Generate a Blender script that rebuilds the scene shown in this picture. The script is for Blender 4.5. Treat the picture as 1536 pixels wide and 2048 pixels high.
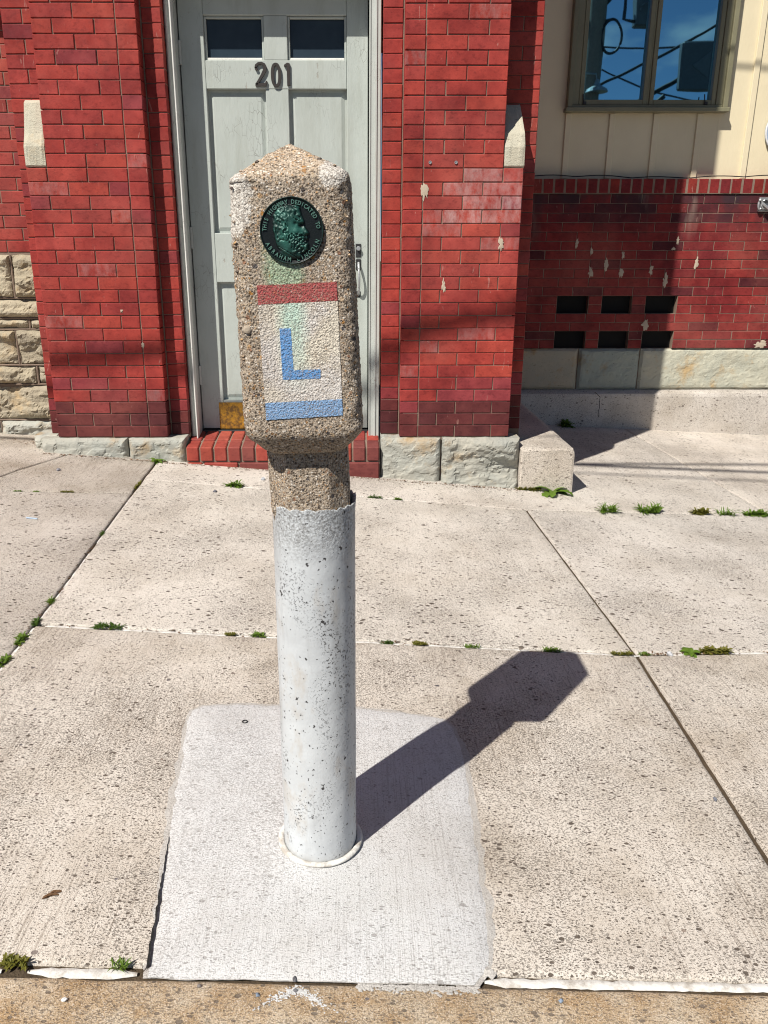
import bpy, bmesh, math, random
from mathutils import Vector, Matrix, noise as mn
random.seed(7)
R = random.random
def U(a, b): return random.uniform(a, b)
scene = bpy.context.scene
for o in list(bpy.data.objects): bpy.data.objects.remove(o)

# ------------------------------------------------------------------ camera, sky, sun, exposure
cam_d = bpy.data.cameras.new('camera'); cam = bpy.data.objects.new('camera', cam_d)
scene.collection.objects.link(cam); scene.camera = cam
cam.location = (0, 0, 1.206)
cam.rotation_euler = (math.radians(90 - 17.954), 0, math.radians(-0.5))
cam_d.sensor_fit = 'HORIZONTAL'; cam_d.sensor_width = 36; cam_d.lens = 36 * 1580 / 1536
cam_d.shift_x = 43 / 1536; cam_d.clip_start = 0.05; cam_d.clip_end = 2000
SUN_EL, SUN_AZ = math.radians(49.5), math.radians(39.4)      # light travels towards +x,+y and down
world = bpy.data.worlds.new('World'); scene.world = world; world.use_nodes = True
wn = world.node_tree; wn.nodes.clear()
sky = wn.nodes.new('ShaderNodeTexSky'); sky.sky_type = 'NISHITA'; sky.sun_disc = False
sky.sun_elevation = SUN_EL; sky.sun_rotation = math.pi + SUN_AZ
sky.air_density = 0.75; sky.dust_density = 0.1; sky.ozone_density = 1.5; sky.altitude = 1200
# thin broken cloud all over the sky
tc = wn.nodes.new('ShaderNodeTexCoord'); mp = wn.nodes.new('ShaderNodeMapping')
mp.inputs['Scale'].default_value = (1, 1, 2.2); mp.inputs['Location'].default_value = (.35, .2, .1)
cn = wn.nodes.new('ShaderNodeTexNoise'); cn.inputs['Scale'].default_value = 8.0; cn.inputs['Detail'].default_value = 8
cr = wn.nodes.new('ShaderNodeValToRGB'); cr.color_ramp.elements[0].position = .53; cr.color_ramp.elements[1].position = .72
cm = wn.nodes.new('ShaderNodeMixRGB'); cm.inputs[2].default_value = (6.5, 7.0, 7.6, 1)
bg = wn.nodes.new('ShaderNodeBackground'); bg.inputs[1].default_value = 0.05
wo = wn.nodes.new('ShaderNodeOutputWorld')
wn.links.new(tc.outputs['Generated'], mp.inputs[0]); wn.links.new(mp.outputs[0], cn.inputs[0])
wn.links.new(cn.outputs[0], cr.inputs[0]); wn.links.new(cr.outputs[0], cm.inputs[0])
wn.links.new(sky.outputs[0], cm.inputs[1]); wn.links.new(cm.outputs[0], bg.inputs[0]); wn.links.new(bg.outputs[0], wo.inputs[0])
sd = bpy.data.lights.new('sun', 'SUN'); sun = bpy.data.objects.new('sun', sd); scene.collection.objects.link(sun)
sd.energy = 5.0; sd.angle = math.radians(0.53); sd.color = (1.0, 0.945, 0.86)
sdir = Vector((math.sin(SUN_AZ) * math.cos(SUN_EL), math.cos(SUN_AZ) * math.cos(SUN_EL), -math.sin(SUN_EL)))
sun.rotation_euler = sdir.to_track_quat('-Z', 'Y').to_euler(); sun.location = (-6, -8, 12)
vs = scene.view_settings; vs.view_transform = 'Standard'; vs.look = 'None'; vs.exposure = 0.26; vs.gamma = 1; vs.use_curve_mapping = False

# ------------------------------------------------------------------ helpers
COL = scene.collection
WLOC = {}
def wl(o): return WLOC.get(o.name, Vector((0, 0, 0)))
def put(o, parent=None, loc=(0, 0, 0)):
    COL.objects.link(o); loc = Vector(loc)
    if parent is not None:
        o.parent = parent; o.location = loc - wl(parent)
    else: o.location = loc
    WLOC[o.name] = loc
    return o
def tag(o, label=None, cat=None, group=None, kind=None):
    if label: o['label'] = label
    if cat: o['category'] = cat
    if group: o['group'] = group
    if kind: o['kind'] = kind
    return o
def empty(name, loc, label=None, cat=None, group=None):
    o = bpy.data.objects.new(name, None); o.empty_display_size = .05
    put(o, None, loc); return tag(o, label, cat, group)
def mesh(name, vf, mat, smooth=False):
    me = bpy.data.meshes.new(name); me.from_pydata([tuple(v) for v in vf[0]], [], vf[1]); me.validate(); me.update()
    if smooth:
        for p in me.polygons: p.use_smooth = True
    if mat: me.materials.append(mat)
    return me
def obj(name, vf, mat, parent=None, loc=(0, 0, 0), smooth=False):
    """vf in world coordinates relative to loc"""
    me = vf if isinstance(vf, bpy.types.Mesh) else mesh(name, vf, mat, smooth)
    return put(bpy.data.objects.new(name, me), parent, loc)
def join(*lst):
    V, F = [], []
    for v, f in lst:
        n = len(V); V += list(v); F += [tuple(i + n for i in q) for q in f]
    return V, F
def shift(vf, d): return [tuple(Vector(v) + Vector(d)) for v in vf[0]], vf[1]
def box(x0, x1, y0, y1, z0, z1):
    V = [(x0, y0, z0), (x1, y0, z0), (x1, y1, z0), (x0, y1, z0), (x0, y0, z1), (x1, y0, z1), (x1, y1, z1), (x0, y1, z1)]
    return V, [(0, 3, 2, 1), (4, 5, 6, 7), (0, 1, 5, 4), (1, 2, 6, 5), (2, 3, 7, 6), (3, 0, 4, 7)]
def bevbox(x0, x1, y0, y1, z0, z1, b=.004, seg=1):
    bm = bmesh.new(); v, f = box(x0, x1, y0, y1, z0, z1)
    vs_ = [bm.verts.new(p) for p in v]
    for q in f: bm.faces.new([vs_[i] for i in q])
    bmesh.ops.bevel(bm, geom=bm.edges[:], offset=b, segments=seg, affect='EDGES', profile=.5)
    bm.verts.index_update()
    r = ([tuple(v.co) for v in bm.verts], [tuple(v.index for v in f.verts) for f in bm.faces]); bm.free(); return r
def prism_x(prof, x0, x1):
    """profile of (y,z) points extruded along x"""
    n = len(prof); V = [(x0, y, z) for y, z in prof] + [(x1, y, z) for y, z in prof]
    F = [(i, (i + 1) % n, n + (i + 1) % n, n + i) for i in range(n)] + [tuple(range(n))[::-1], tuple(range(n, 2 * n))]
    return V, F
def prism_y(prof, y0, y1):
    """outline of (x,z) points extruded along y"""
    n = len(prof); V = [(x, y0, z) for x, z in prof] + [(x, y1, z) for x, z in prof]
    F = [((i + 1) % n, i, n + i, n + (i + 1) % n) for i in range(n)] + [tuple(range(n)), tuple(range(n, 2 * n))[::-1]]
    return V, F
def tube(pts, r, n=8, closed=False):
    pts = [Vector(p) for p in pts]; V, F = [], []; m = len(pts)
    rr = r if isinstance(r, (list, tuple)) else [r] * m
    for i, p in enumerate(pts):
        a = pts[(i - 1) % m] if (closed or i) else p; c = pts[(i + 1) % m] if (closed or i < m - 1) else p
        d = (c - a).normalized(); up = Vector((0, 0, 1)) if abs(d.z) < .9 else Vector((1, 0, 0))
        s = d.cross(up).normalized(); u = s.cross(d)
        for k in range(n):
            t = 2 * math.pi * k / n; V.append(tuple(p + (s * math.cos(t) + u * math.sin(t)) * rr[i]))
    for i in range(m if closed else m - 1):
        j = (i + 1) % m
        for k in range(n): F.append((i * n + k, i * n + (k + 1) % n, j * n + (k + 1) % n, j * n + k))
    if not closed: F += [tuple(range(n)), tuple(range((m - 1) * n, m * n))[::-1]]
    return V, F
def lathe(prof, n=24):
    V = [(r * math.cos(2 * math.pi * k / n), r * math.sin(2 * math.pi * k / n), z) for r, z in prof for k in range(n)]
    F = [(i * n + k, i * n + (k + 1) % n, (i + 1) * n + (k + 1) % n, (i + 1) * n + k) for i in range(len(prof) - 1) for k in range(n)]
    F += [tuple(range(n))[::-1], tuple(range((len(prof) - 1) * n, len(prof) * n))]
    return V, F
def fbm(x, y, z, o=4): return mn.fractal(Vector((x, y, z)), 1.0, 2.0, o)

# the pavement falls to the right and twists a little towards the building
ROWS = [(-2, -.035, .0), (1.07, -.041, .0), (2.38, -.061, -.0166), (3.97, -.086, .008), (4.37, -.082, .018), (6.45, -.048, -.038), (12, -.04, -.03)]
def gz(x, y):
    x = max(-3.5, min(4.5, x)); y = max(-2, min(12, y))
    for (y0, s0, a0), (y1, s1, a1) in zip(ROWS, ROWS[1:]):
        if y0 <= y <= y1:
            t = (y - y0) / (y1 - y0); return (s0 + (s1 - s0) * t) * x + a0 + (a1 - a0) * t

# ------------------------------------------------------------------ materials
class NT:
    def __init__(s, name, rough=.8, spec=.3):
        s.m = bpy.data.materials.new(name); s.m.use_nodes = True; s.t = s.m.node_tree
        s.b = s.t.nodes['Principled BSDF']; s.b.inputs['Roughness'].default_value = rough
        s.b.inputs['Specular IOR Level'].default_value = spec
        s.pos = s.t.nodes.new('ShaderNodeNewGeometry').outputs['Position']
    def L(s, a, b): s.t.links.new(a, b)
    def setin(s, sock, v):
        if hasattr(v, 'links') or isinstance(v, bpy.types.NodeSocket): s.L(v, sock)
        else: sock.default_value = v if not (isinstance(v, tuple) and len(v) == 3 and sock.type == 'RGBA') else (*v, 1)
    def objco(s): return s.t.nodes.new('ShaderNodeTexCoord').outputs['Object']
    def map(s, co=None, scale=(1, 1, 1), loc=(0, 0, 0), rot=(0, 0, 0)):
        n = s.t.nodes.new('ShaderNodeMapping'); s.L(co or s.pos, n.inputs[0])
        n.inputs['Scale'].default_value = scale; n.inputs['Location'].default_value = loc; n.inputs['Rotation'].default_value = rot
        return n.outputs[0]
    def noise(s, scale, detail=4, rough=.55, co=None, dist=0):
        n = s.t.nodes.new('ShaderNodeTexNoise'); s.L(co or s.pos, n.inputs['Vector'])
        n.inputs['Scale'].default_value = scale; n.inputs['Detail'].default_value = detail
        n.inputs['Roughness'].default_value = rough; n.inputs['Distortion'].default_value = dist
        return n.outputs[0]
    def vor(s, scale, co=None, feature='F1', out='Distance', rand=1):
        n = s.t.nodes.new('ShaderNodeTexVoronoi'); n.feature = feature; s.L(co or s.pos, n.inputs['Vector'])
        n.inputs['Scale'].default_value = scale; n.inputs['Randomness'].default_value = rand
        return n.outputs[out]
    def ramp(s, fac, *stops):
        n = s.t.nodes.new('ShaderNodeValToRGB'); s.L(fac, n.inputs[0]); e = n.color_ramp.elements
        while len(e) < len(stops): e.new(.5)
        for k, (p, c) in enumerate(stops):
            e[k].position = p; e[k].color = (c, c, c, 1) if not isinstance(c, tuple) else (*c, 1)
        return n.outputs[0]
    def mix(s, fac, a, b, mode='MIX'):
        n = s.t.nodes.new('ShaderNodeMixRGB'); n.blend_type = mode
        s.setin(n.inputs[0], fac); s.setin(n.inputs[1], a); s.setin(n.inputs[2], b); return n.outputs[0]
    def math(s, op, a, b=0.0, c=None):
        n = s.t.nodes.new('ShaderNodeMath'); n.operation = op; s.setin(n.inputs[0], a); s.setin(n.inputs[1], b)
        if c is not None: s.setin(n.inputs[2], c)
        return n.outputs[0]
    def sep(s, co=None):
        n = s.t.nodes.new('ShaderNodeSeparateXYZ'); s.L(co or s.pos, n.inputs[0]); return n.outputs
    def bump(s, h, dist=.002, strength=1.0, prev=None):
        n = s.t.nodes.new('ShaderNodeBump'); s.L(h, n.inputs['Height']); n.inputs['Distance'].default_value = dist
        n.inputs['Strength'].default_value = strength
        if prev is not None: s.L(prev, n.inputs['Normal'])
        s.L(n.outputs[0], s.b.inputs['Normal']); return n.outputs[0]
    def info(s, out): return s.t.nodes.new('ShaderNodeObjectInfo').outputs[out]
    def range(s, v, a, b, c=0.0, d=1.0):
        n = s.t.nodes.new('ShaderNodeMapRange'); s.setin(n.inputs[0], v)
        for i, q in enumerate((a, b, c, d)): n.inputs[i + 1].default_value = q
        return n.outputs[0]
    def color(s, c): s.setin(s.b.inputs['Base Color'], c); return s
    def rough(s, v): s.setin(s.b.inputs['Roughness'], v); return s

def m_brick(name, soot=False):
    n = NT(name, .72, .18); co = n.map(loc=(3.1, 1.7, .4))
    oc = n.info('Color'); al = n.info('Alpha')
    c = n.mix(n.ramp(n.noise(9, 5, .6, co), (.3, 0.), (.7, 1.)), n.mix(1.0, oc, (.66, .6, .64), 'MULTIPLY'), n.mix(1.0, oc, (1.14, 1.2, 1.16), 'MULTIPLY'))
    c = n.mix(n.ramp(n.noise(60, 3, .7, co), (.62, 0.), (.75, .45)), c, n.mix(.5, c, (.1, .04, .045)))
    # chalky scratches and flecks
    sc = n.noise(45, 2, .5, n.map(co, (1, 1, .22), rot=(0, .5, 0)), 1.5)
    c = n.mix(n.ramp(sc, (.71, 0.), (.76, .4)), c, (.60, .36, .30))
    c = n.mix(n.math('MULTIPLY', n.ramp(n.noise(3.3, 6, .65, n.map(co, (1, 1, .8), loc=(8, 2, 1))), (.42, 0.), (.66, 1.)), .5), c, n.mix(1.0, c, (.55, .5, .55), 'MULTIPLY'))
    c = n.mix(n.ramp(n.noise(2.1, 5, .6, n.map(co, loc=(1, 6, 4))), (.45, 0.), (.7, .3)), c, (.42, .13, .10))
    c = n.mix(n.ramp(n.noise(34, 4, .7, n.map(co, (1, 1, 1.6), loc=(2, 2, 2))), (.52, 0.), (.68, .55)), c, n.mix(1.0, c, (.5, .46, .5), 'MULTIPLY'))
    # bloom of salts, only where a brick's alpha says so
    ef = n.math('MULTIPLY', n.math('SUBTRACT', 1.0, al), n.ramp(n.noise(26, 5, .7, n.map(co, (1, 1, .5))), (.38, 0.), (.62, 1.)))
    c = n.mix(ef, c, (.58, .47, .46))
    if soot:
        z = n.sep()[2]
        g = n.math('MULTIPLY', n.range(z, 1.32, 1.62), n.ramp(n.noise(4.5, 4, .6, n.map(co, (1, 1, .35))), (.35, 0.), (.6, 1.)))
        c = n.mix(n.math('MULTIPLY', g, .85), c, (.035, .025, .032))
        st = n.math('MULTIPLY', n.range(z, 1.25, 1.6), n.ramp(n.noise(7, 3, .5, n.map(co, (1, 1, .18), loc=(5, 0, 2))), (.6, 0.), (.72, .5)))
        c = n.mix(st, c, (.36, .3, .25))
    n.color(c); n.rough(n.range(n.noise(30, 3, .5, co), .3, .7, .55, .85))
    n.bump(n.noise(140, 4, .6, co), .0012, .6); return n.m
M = {}
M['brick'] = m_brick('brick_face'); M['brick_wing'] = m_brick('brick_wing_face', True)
n = NT('mortar', .95, .1); n.color(n.mix(n.noise(18, 4), (.31, .235, .18), (.15, .11, .09))); n.bump(n.noise(160, 3), .002, .8); M['mortar'] = n.m
n = NT('brick_courses', .8, .3)      # far brickwork above the frame
bt = n.t.nodes.new('ShaderNodeTexBrick'); sx, sy, sz = n.sep(); cb = n.t.nodes.new('ShaderNodeCombineXYZ')
n.L(n.math('ADD', sx, sy), cb.inputs[0]); n.L(sz, cb.inputs[1]); n.L(cb.outputs[0], bt.inputs[0])
for k, v in (('Scale', 1), ('Mortar Size', .0025), ('Brick Width', .206), ('Row Height', .0665)): bt.inputs[k].default_value = v
bt.inputs['Color1'].default_value = (.36, .05, .045, 1); bt.inputs['Color2'].default_value = (.28, .045, .045, 1); bt.inputs['Mortar'].default_value = (.35, .27, .22, 1)
n.color(bt.outputs[0]); M['courses'] = n.m

def m_slab(name, base, dark, pit=1.0, broom=.5, chips=1.0, dirt=.6, grain=1.0, bf=1.0, psc=1.0, more=0.0, bs=2.6):
    n = NT(name, .9, .15); co = n.map(loc=(7, 3, 0)); oc = n.info('Color')
    c = n.mix(n.ramp(n.noise(bs, 4, .65, co), (.36, 0.), (.64, 1.)), base, dark)
    # walked-in grime in patches
    gm = n.ramp(n.noise(2.6, 5, .72, n.map(co, loc=(4.3, 8.1, 2))), (.44, 0.), (.68, 1.))
    c = n.mix(n.math('MULTIPLY', gm, dirt), c, n.mix(1.0, c, (.66, .61, .54), 'MULTIPLY'))
    # sandy grain
    gr = n.noise(1, 2, .7, n.map(co, (430, 470, 450)))
    c = n.mix(n.math('MULTIPLY', n.ramp(gr, (.34, 1.), (.52, 0.)), .5 * grain), c, n.mix(1.0, c, (.48, .43, .39), 'MULTIPLY'))
    c = n.mix(n.math('MULTIPLY', n.ramp(gr, (.54, 0.), (.68, 1.)), .45 * grain), c, (.80, .75, .69))
    # broom drag lines
    br = n.noise(1, 3, .6, n.map(co, (230 * bf, 7 / bf, 7), rot=(0, 0, .12)))
    bz = n.ramp(n.noise(3.1, 4, .6, n.map(co, loc=(1, 1, 5))), (.38, .15), (.6, 1.))
    bl = n.math('MULTIPLY', n.ramp(br, (.52, 0.), (.66, .8)), n.math('MULTIPLY', bz, broom))
    c = n.mix(bl, c, n.mix(1.0, c, (.44, .40, .37), 'MULTIPLY'))
    # little pits holding dirt, denser in patches: separate dashes of uneven size
    dens = n.ramp(n.noise(2.0, 3, .65, n.map(co, loc=(2, 9, 1))), (.32, .82), (.66, .35))
    wv = n.mix(.006, co, n.t.nodes.new('ShaderNodeTexNoise').outputs['Color'], 'ADD')
    def pits(sc, stretch, cut, rmax, rot):
        pc = n.map(wv, (sc * stretch, sc, sc), rot=(0, 0, rot)); d_ = n.vor(1, pc); cr_, cg_, cb_ = n.sep(n.vor(1, pc, 'F1', 'Color'))
        on = n.math('GREATER_THAN', cr_, n.math('ADD', dens, cut - more)); rad = n.math('MULTIPLY', n.math('MULTIPLY', cg_, cb_), rmax)
        edge = n.math('ADD', d_, n.math('MULTIPLY', n.noise(330, 2, .5, co), .25))
        return n.math('MULTIPLY', on, n.range(n.math('SUBTRACT', n.math('ADD', rad, .22), edge), 0., .06))
    pm = n.math('MAXIMUM', n.math('MAXIMUM', pits(150 * psc, .55, -.05, .36, .15), pits(240 * psc, .6, -.15, .34, -.2)), pits(75 * psc, .7, .14, .30, .4))
    fine = n.noise(1, 2, .6, n.map(co, (210, 300, 250), loc=(3, 3, 3), rot=(0, 0, .2)))
    pm = n.math('MAXIMUM', pm, n.math('MULTIPLY', n.range(n.math('SUBTRACT', fine, n.math('MULTIPLY', dens, .22)), .415, .485), .62))
    pm = n.math('MULTIPLY', pm, pit)
    c = n.mix(pm, c, n.mix(n.noise(70, 2, .5, co), (.07, .06, .055), (.2, .165, .135)))
    # grey stone chips showing in the worn face, of uneven size
    vco = n.map(n.mix(.012, co, n.t.nodes.new('ShaderNodeTexNoise').outputs['Color'], 'ADD'), (1, 1.25, 1.1))
    vd = n.vor(44, vco, 'F1', 'Color'); vdist = n.vor(44, vco)
    r_, g_, b_ = n.sep(vd)
    wb = n.math('ADD', vdist, n.math('MULTIPLY', n.noise(160, 2, .5, co), .22))
    ch = n.math('MULTIPLY', n.math('GREATER_THAN', r_, .90), n.math('LESS_THAN', wb, n.math('ADD', .08, n.math('MULTIPLY', n.math('MULTIPLY', g_, g_), .34))))
    c = n.mix(n.math('MULTIPLY', ch, chips), c, n.mix(b_, (.12, .115, .13), (.34, .28, .24)))
    c = n.mix(1.0, c, oc, 'MULTIPLY')
    n.color(c)
    h = n.math('SUBTRACT', n.math('ADD', n.math('MULTIPLY', gr, .8), n.math('MULTIPLY', br, -.35 * broom)), n.math('MULTIPLY', pm, .8))
    n.bump(h, .003, .9); return n.m
M['slab'] = m_slab('sidewalk_concrete', (.755, .715, .66), (.68, .635, .58), 1., .75, 1., .7, 1.0, 1.0, 1.0, .1)
M['slab_far'] = m_slab('pitted_sidewalk_concrete', (.735, .70, .65), (.675, .64, .59), 1., .3, .6, .38, .8, 1.0, .58, .2)
M['pad'] = m_slab('patch_concrete', (.735, .745, .755), (.675, .68, .685), .5, .5, .1, .3, .5, 1.8)
M['smear'] = m_slab('cement_smear', (.60, .585, .56), (.54, .52, .49), .4, .2, .1, .3, .8)
M['curbwall'] = m_slab('cast_concrete', (.64, .60, .54), (.57, .53, .47), .85, 0., .3, .55, 1.1, 1.0, .55, .22)
M['kerb'] = m_slab('kerb_concrete', (.64, .535, .40), (.48, .335, .19), .8, .0, 1.0, .6, 1.3, 1.0, .8, .15, 14)
n = NT('bedding_dirt', 1, .05); n.color(n.mix(n.noise(40, 4), (.05, .038, .028), (.12, .09, .06))); n.bump(n.noise(200), .004); M['dirt'] = n.m
n = NT('asphalt', .9, .2); n.color(n.mix(n.vor(140), (.035, .035, .037), (.075, .072, .07))); n.bump(n.vor(140), .004, .6); M['asphalt'] = n.m
n = NT('joint_sealant', .75, .3); n.color(n.mix(n.ramp(n.noise(30, 5, .7), (.46, 0.), (.64, .8)), (.70, .69, .66), (.36, .32, .27))); n.bump(n.noise(90), .002); M['seal'] = n.m

def m_stone(name, a, b, ochre, rust):
    n = NT(name, .9, .2); co = n.map(loc=(1, 5, 2))
    oc = n.info('Color')
    c = n.mix(n.ramp(n.noise(7, 5, .6, co), (.32, 0.), (.68, 1.)), a, b)
    c = n.mix(n.ramp(n.noise(5, 5, .65, n.map(co, loc=(4, 4, 4))), (.55, 0.), (.7, rust)), c, ochre)
    c = n.mix(n.ramp(n.noise(22, 5, .7, n.map(co, (1, 1, 2.5)), 1.0), (.60, 0.), (.66, .6)), c, n.mix(1.0, c, (.4, .38, .36), 'MULTIPLY'))
    c = n.mix(1.0, c, oc, 'MULTIPLY'); n.color(c)
    n.bump(n.math('ADD', n.noise(40, 6, .65, n.map(co, (1, 1, 2.2))), n.noise(240, 3, .6, co)), .006, .7); return n.m
M['stone'] = m_stone('blue_grey_stone', (.42, .43, .39), (.5, .48, .41), (.45, .28, .11), .7)
M['buff'] = m_stone('buff_stone', (.46, .4, .29), (.38, .33, .25), (.5, .33, .15), .6)

def m_agg(name, paint=None):
    n = NT(name, .85, .25); co = n.map(n.objco(), loc=(1, 2, 3))
    vc = n.vor(250, co, 'F1', 'Color'); r_, g_, b_ = n.sep(vc); vd = n.vor(250, co)
    st = n.ramp(r_, (0., (.03, .024, .02)), (.2, (.12, .085, .06)), (.36, (.30, .22, .15)), (.55, (.52, .42, .30)), (.7, (.42, .22, .08)), (.78, (.58, .48, .38)), (.92, (.74, .69, .62)))
    vb = n.vor(120, n.map(co, loc=(3, 1, 2)), 'F1', 'Color'); vbd = n.vor(120, n.map(co, loc=(3, 1, 2))); rb, gb, bb = n.sep(vb)
    big = n.math('MULTIPLY', n.math('GREATER_THAN', rb, .74), n.math('LESS_THAN', vbd, n.math('MULTIPLY', gb, .5)))
    stb = n.ramp(bb, (0., (.06, .05, .05)), (.25, (.12, .11, .11)), (.4, (.42, .21, .06)), (.6, (.55, .42, .28)), (.85, (.3, .16, .1)))
    matrix = n.mix(n.noise(25, 4, .6, co), (.34, .28, .215), (.5, .42, .335))
    c = n.mix(n.ramp(vd, (.25, 1.), (.6, 0.)), matrix, st)
    c = n.mix(big, c, stb)
    c = n.mix(n.ramp(n.noise(300, 2, .55, co), (.51, 0.), (.60, .7)), c, (.075, .055, .04))
    if paint == 'head':
        x, y, z = n.sep(n.objco())
        # colour lightens on the cap; pale chips at the corners (z measured from the pavement)
        cap = n.range(n.math('ADD', z, n.math('MULTIPLY', n.noise(60, 4, .6, co), .03)), 1.325, 1.345)
        c = n.mix(n.math('MULTIPLY', cap, .45), c, n.mix(1.0, c, (1.55, 1.5, 1.42), 'MULTIPLY'))
        def chip(cx, cz, rx, rz):
            dx = n.math('DIVIDE', n.math('SUBTRACT', x, cx), rx); dz = n.math('DIVIDE', n.math('SUBTRACT', z, cz), rz)
            d = n.math('ADD', n.math('MULTIPLY', dx, dx), n.math('MULTIPLY', dz, dz))
            return n.range(n.math('ADD', d, n.math('MULTIPLY', n.noise(42, 6, .75, co), 3.0)), 2.55, 2.25)
        chipc = n.mix(n.ramp(n.noise(260, 3, .6, co), (.47, 0.), (.58, .7)), (.68, .64, .58), (.2, .16, .13))
        c = n.mix(n.math('MAXIMUM', chip(-.098, 1.29, .042, .062), chip(.068, 1.325, .022, .022)), c, chipc)
        # green run-off from the bronze
        wv = n.math('ADD', x, n.math('MULTIPLY', n.noise(40, 3, .5, co), .012))
        gr = n.math('MULTIPLY', n.math('MULTIPLY', n.range(wv, -.046, -.026), n.range(wv, .026, .012)), n.math('MULTIPLY', n.range(z, 1.10, 1.16), n.range(z, 1.25, 1.215)))
        c = n.mix(n.math('MULTIPLY', gr, .62), c, n.mix(n.ramp(n.noise(330, 2, .5, co), (.45, 0.), (.6, 1.)), (.42, .62, .42), (.12, .2, .12)))
    elif paint:
        x, y, z = n.sep(n.objco())
        pc = paint
        if len(paint) == 2:       # white field, stained green below the bronze
            wv = n.math('ADD', x, n.math('MULTIPLY', n.noise(40, 3, .5, co), .012))
            gr = n.math('MULTIPLY', n.range(wv, -.034, -.012), n.range(wv, .024, .006))
            gr = n.math('MULTIPLY', gr, n.range(z, .99, 1.10))
            ye = n.ramp(n.noise(16, 3, .5, co), (.45, 0.), (.65, .6))
            pc = n.mix(n.math('MULTIPLY', gr, .8), n.mix(ye, paint[0], (.74, .66, .50)), paint[1])
            pc = n.mix(n.math('MULTIPLY', n.range(x, -.025, -.06), .35), pc, (.45, .4, .38))
        wear = n.ramp(n.noise(360, 2, .6, co), (.45, 0.), (.56, .9))
        dk = n.ramp(n.noise(20, 4, .6, n.map(co, loc=(3, 3, 3))), (.35, .35), (.65, 1.))
        c = n.mix(n.math('MULTIPLY', wear, dk), pc, n.mix(.45, c, n.mix(.5, pc, (.05, .04, .04))))
    n.color(c)
    h = n.math('ADD', n.math('MULTIPLY', vd, -.5), n.noise(420, 2, .5, co))
    n.bump(h, .0028, .9); return n.m
M['agg'] = m_agg('exposed_aggregate', 'head'); M['agg_neck'] = m_agg('exposed_aggregate_shaft')
M['p_red'] = m_agg('worn_red_paint', (.40, .085, .085)); M['p_blue'] = m_agg('worn_blue_paint', (.23, .40, .66))
M['p_blue2'] = m_agg('worn_letter_blue_paint', (.13, .32, .64)); M['p_white'] = m_agg('worn_white_paint', ((.70, .66, .62), (.50, .72, .60)))
n = NT('pebble', .7, .4); n.color(n.info('Color')); M['pebble'] = n.m
n = NT('small_pebbles', .7, .4); rr_ = n.sep(n.vor(60, n.objco(), 'F1', 'Color'))[0]
n.color(n.ramp(rr_, (0., (.1, .08, .07)), (.3, (.3, .22, .15)), (.5, (.5, .3, .12)), (.7, (.55, .45, .35)), (.9, (.25, .2, .18)))); M['pebbles'] = n.m

n = NT('painted_sleeve', .55, .35); co = n.objco(); z = n.sep(co)[2]
c = n.mix(n.ramp(n.noise(9, 5, .6, co), (.35, 0.), (.7, 1.)), (.60, .63, .65), (.52, .545, .565))
c = n.mix(n.ramp(n.noise(14, 5, .65, n.map(co, (1, 1, .5), loc=(2, 2, 8))), (.56, 0.), (.72, .7)), c, (.47, .42, .36))
spot = n.range(n.noise(72, 3, .62, co), .662, .675); spot2 = n.range(n.noise(190, 2, .55, n.map(co, loc=(4, 4, 4))), .70, .72)
cl = n.ramp(n.noise(11, 4, .6, n.map(co, (1, 1, .4), loc=(9, 1, 1))), (.52, 0.), (.66, 1.))
flk = n.math('MULTIPLY', cl, n.ramp(n.noise(210, 2, .6, co), (.58, 0.), (.62, 1.)))
allsp = n.math('MAXIMUM', n.math('MAXIMUM', spot, spot2), n.math('MULTIPLY', flk, .85))
rz = n.range(n.math('ADD', z, n.math('MULTIPLY', n.noise(22, 3, .6, co), .1)), .72, .79)
c = n.mix(n.math('MULTIPLY', rz, n.ramp(n.noise(230, 3, .6, co), (.42, 0.), (.6, .75))), c, (.20, .195, .19))
c = n.mix(n.math('MULTIPLY', n.range(n.math('ADD', z, n.math('MULTIPLY', n.noise(30, 4, .6, co), .06)), .075, .03), .45), c, (.36, .32, .27))
c = n.mix(n.ramp(n.noise(1, 4, .65, n.map(co, (26, 26, 3.2), loc=(1, 7, 3))), (.56, 0.), (.72, .45)), c, (.33, .335, .34))
c = n.mix(allsp, c, (.06, .058, .06)); n.color(c)
h = n.math('SUBTRACT', n.math('ADD', n.math('MULTIPLY', n.noise(170, 4, .65, co), n.math('ADD', .1, n.math('MULTIPLY', rz, 1.2))), n.math('MULTIPLY', n.noise(24, 3, .5, co), .9)), n.math('MULTIPLY', allsp, .9))
n.bump(h, .003, .8); M['sleeve'] = n.m
n = NT('patinated_bronze', .42, .5); co = n.objco(); y = n.sep(co)[1]; n.b.inputs['Metallic'].default_value = .25
up = n.range(n.math('ADD', n.math('MULTIPLY', y, -1.0), n.math('MULTIPLY', n.noise(90, 4, .6, co), .0045)), .0068, .0118)
gm = n.math('MULTIPLY', up, n.ramp(n.noise(38, 4, .6, co), (.3, .25), (.6, 1.)))
c = n.mix(n.math('MULTIPLY', gm, .8), (.005, .009, .010), (.035, .16, .125)); n.color(c)
n.bump(n.noise(600, 3), .0006, .6); M['bronze'] = n.m
n = NT('bronze_letters', .4, .5); n.b.inputs['Metallic'].default_value = .25; n.color(n.mix(n.noise(200, 3), (.05, .14, .11), (.2, .38, .31))); M['bronze_l'] = n.m

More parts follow.
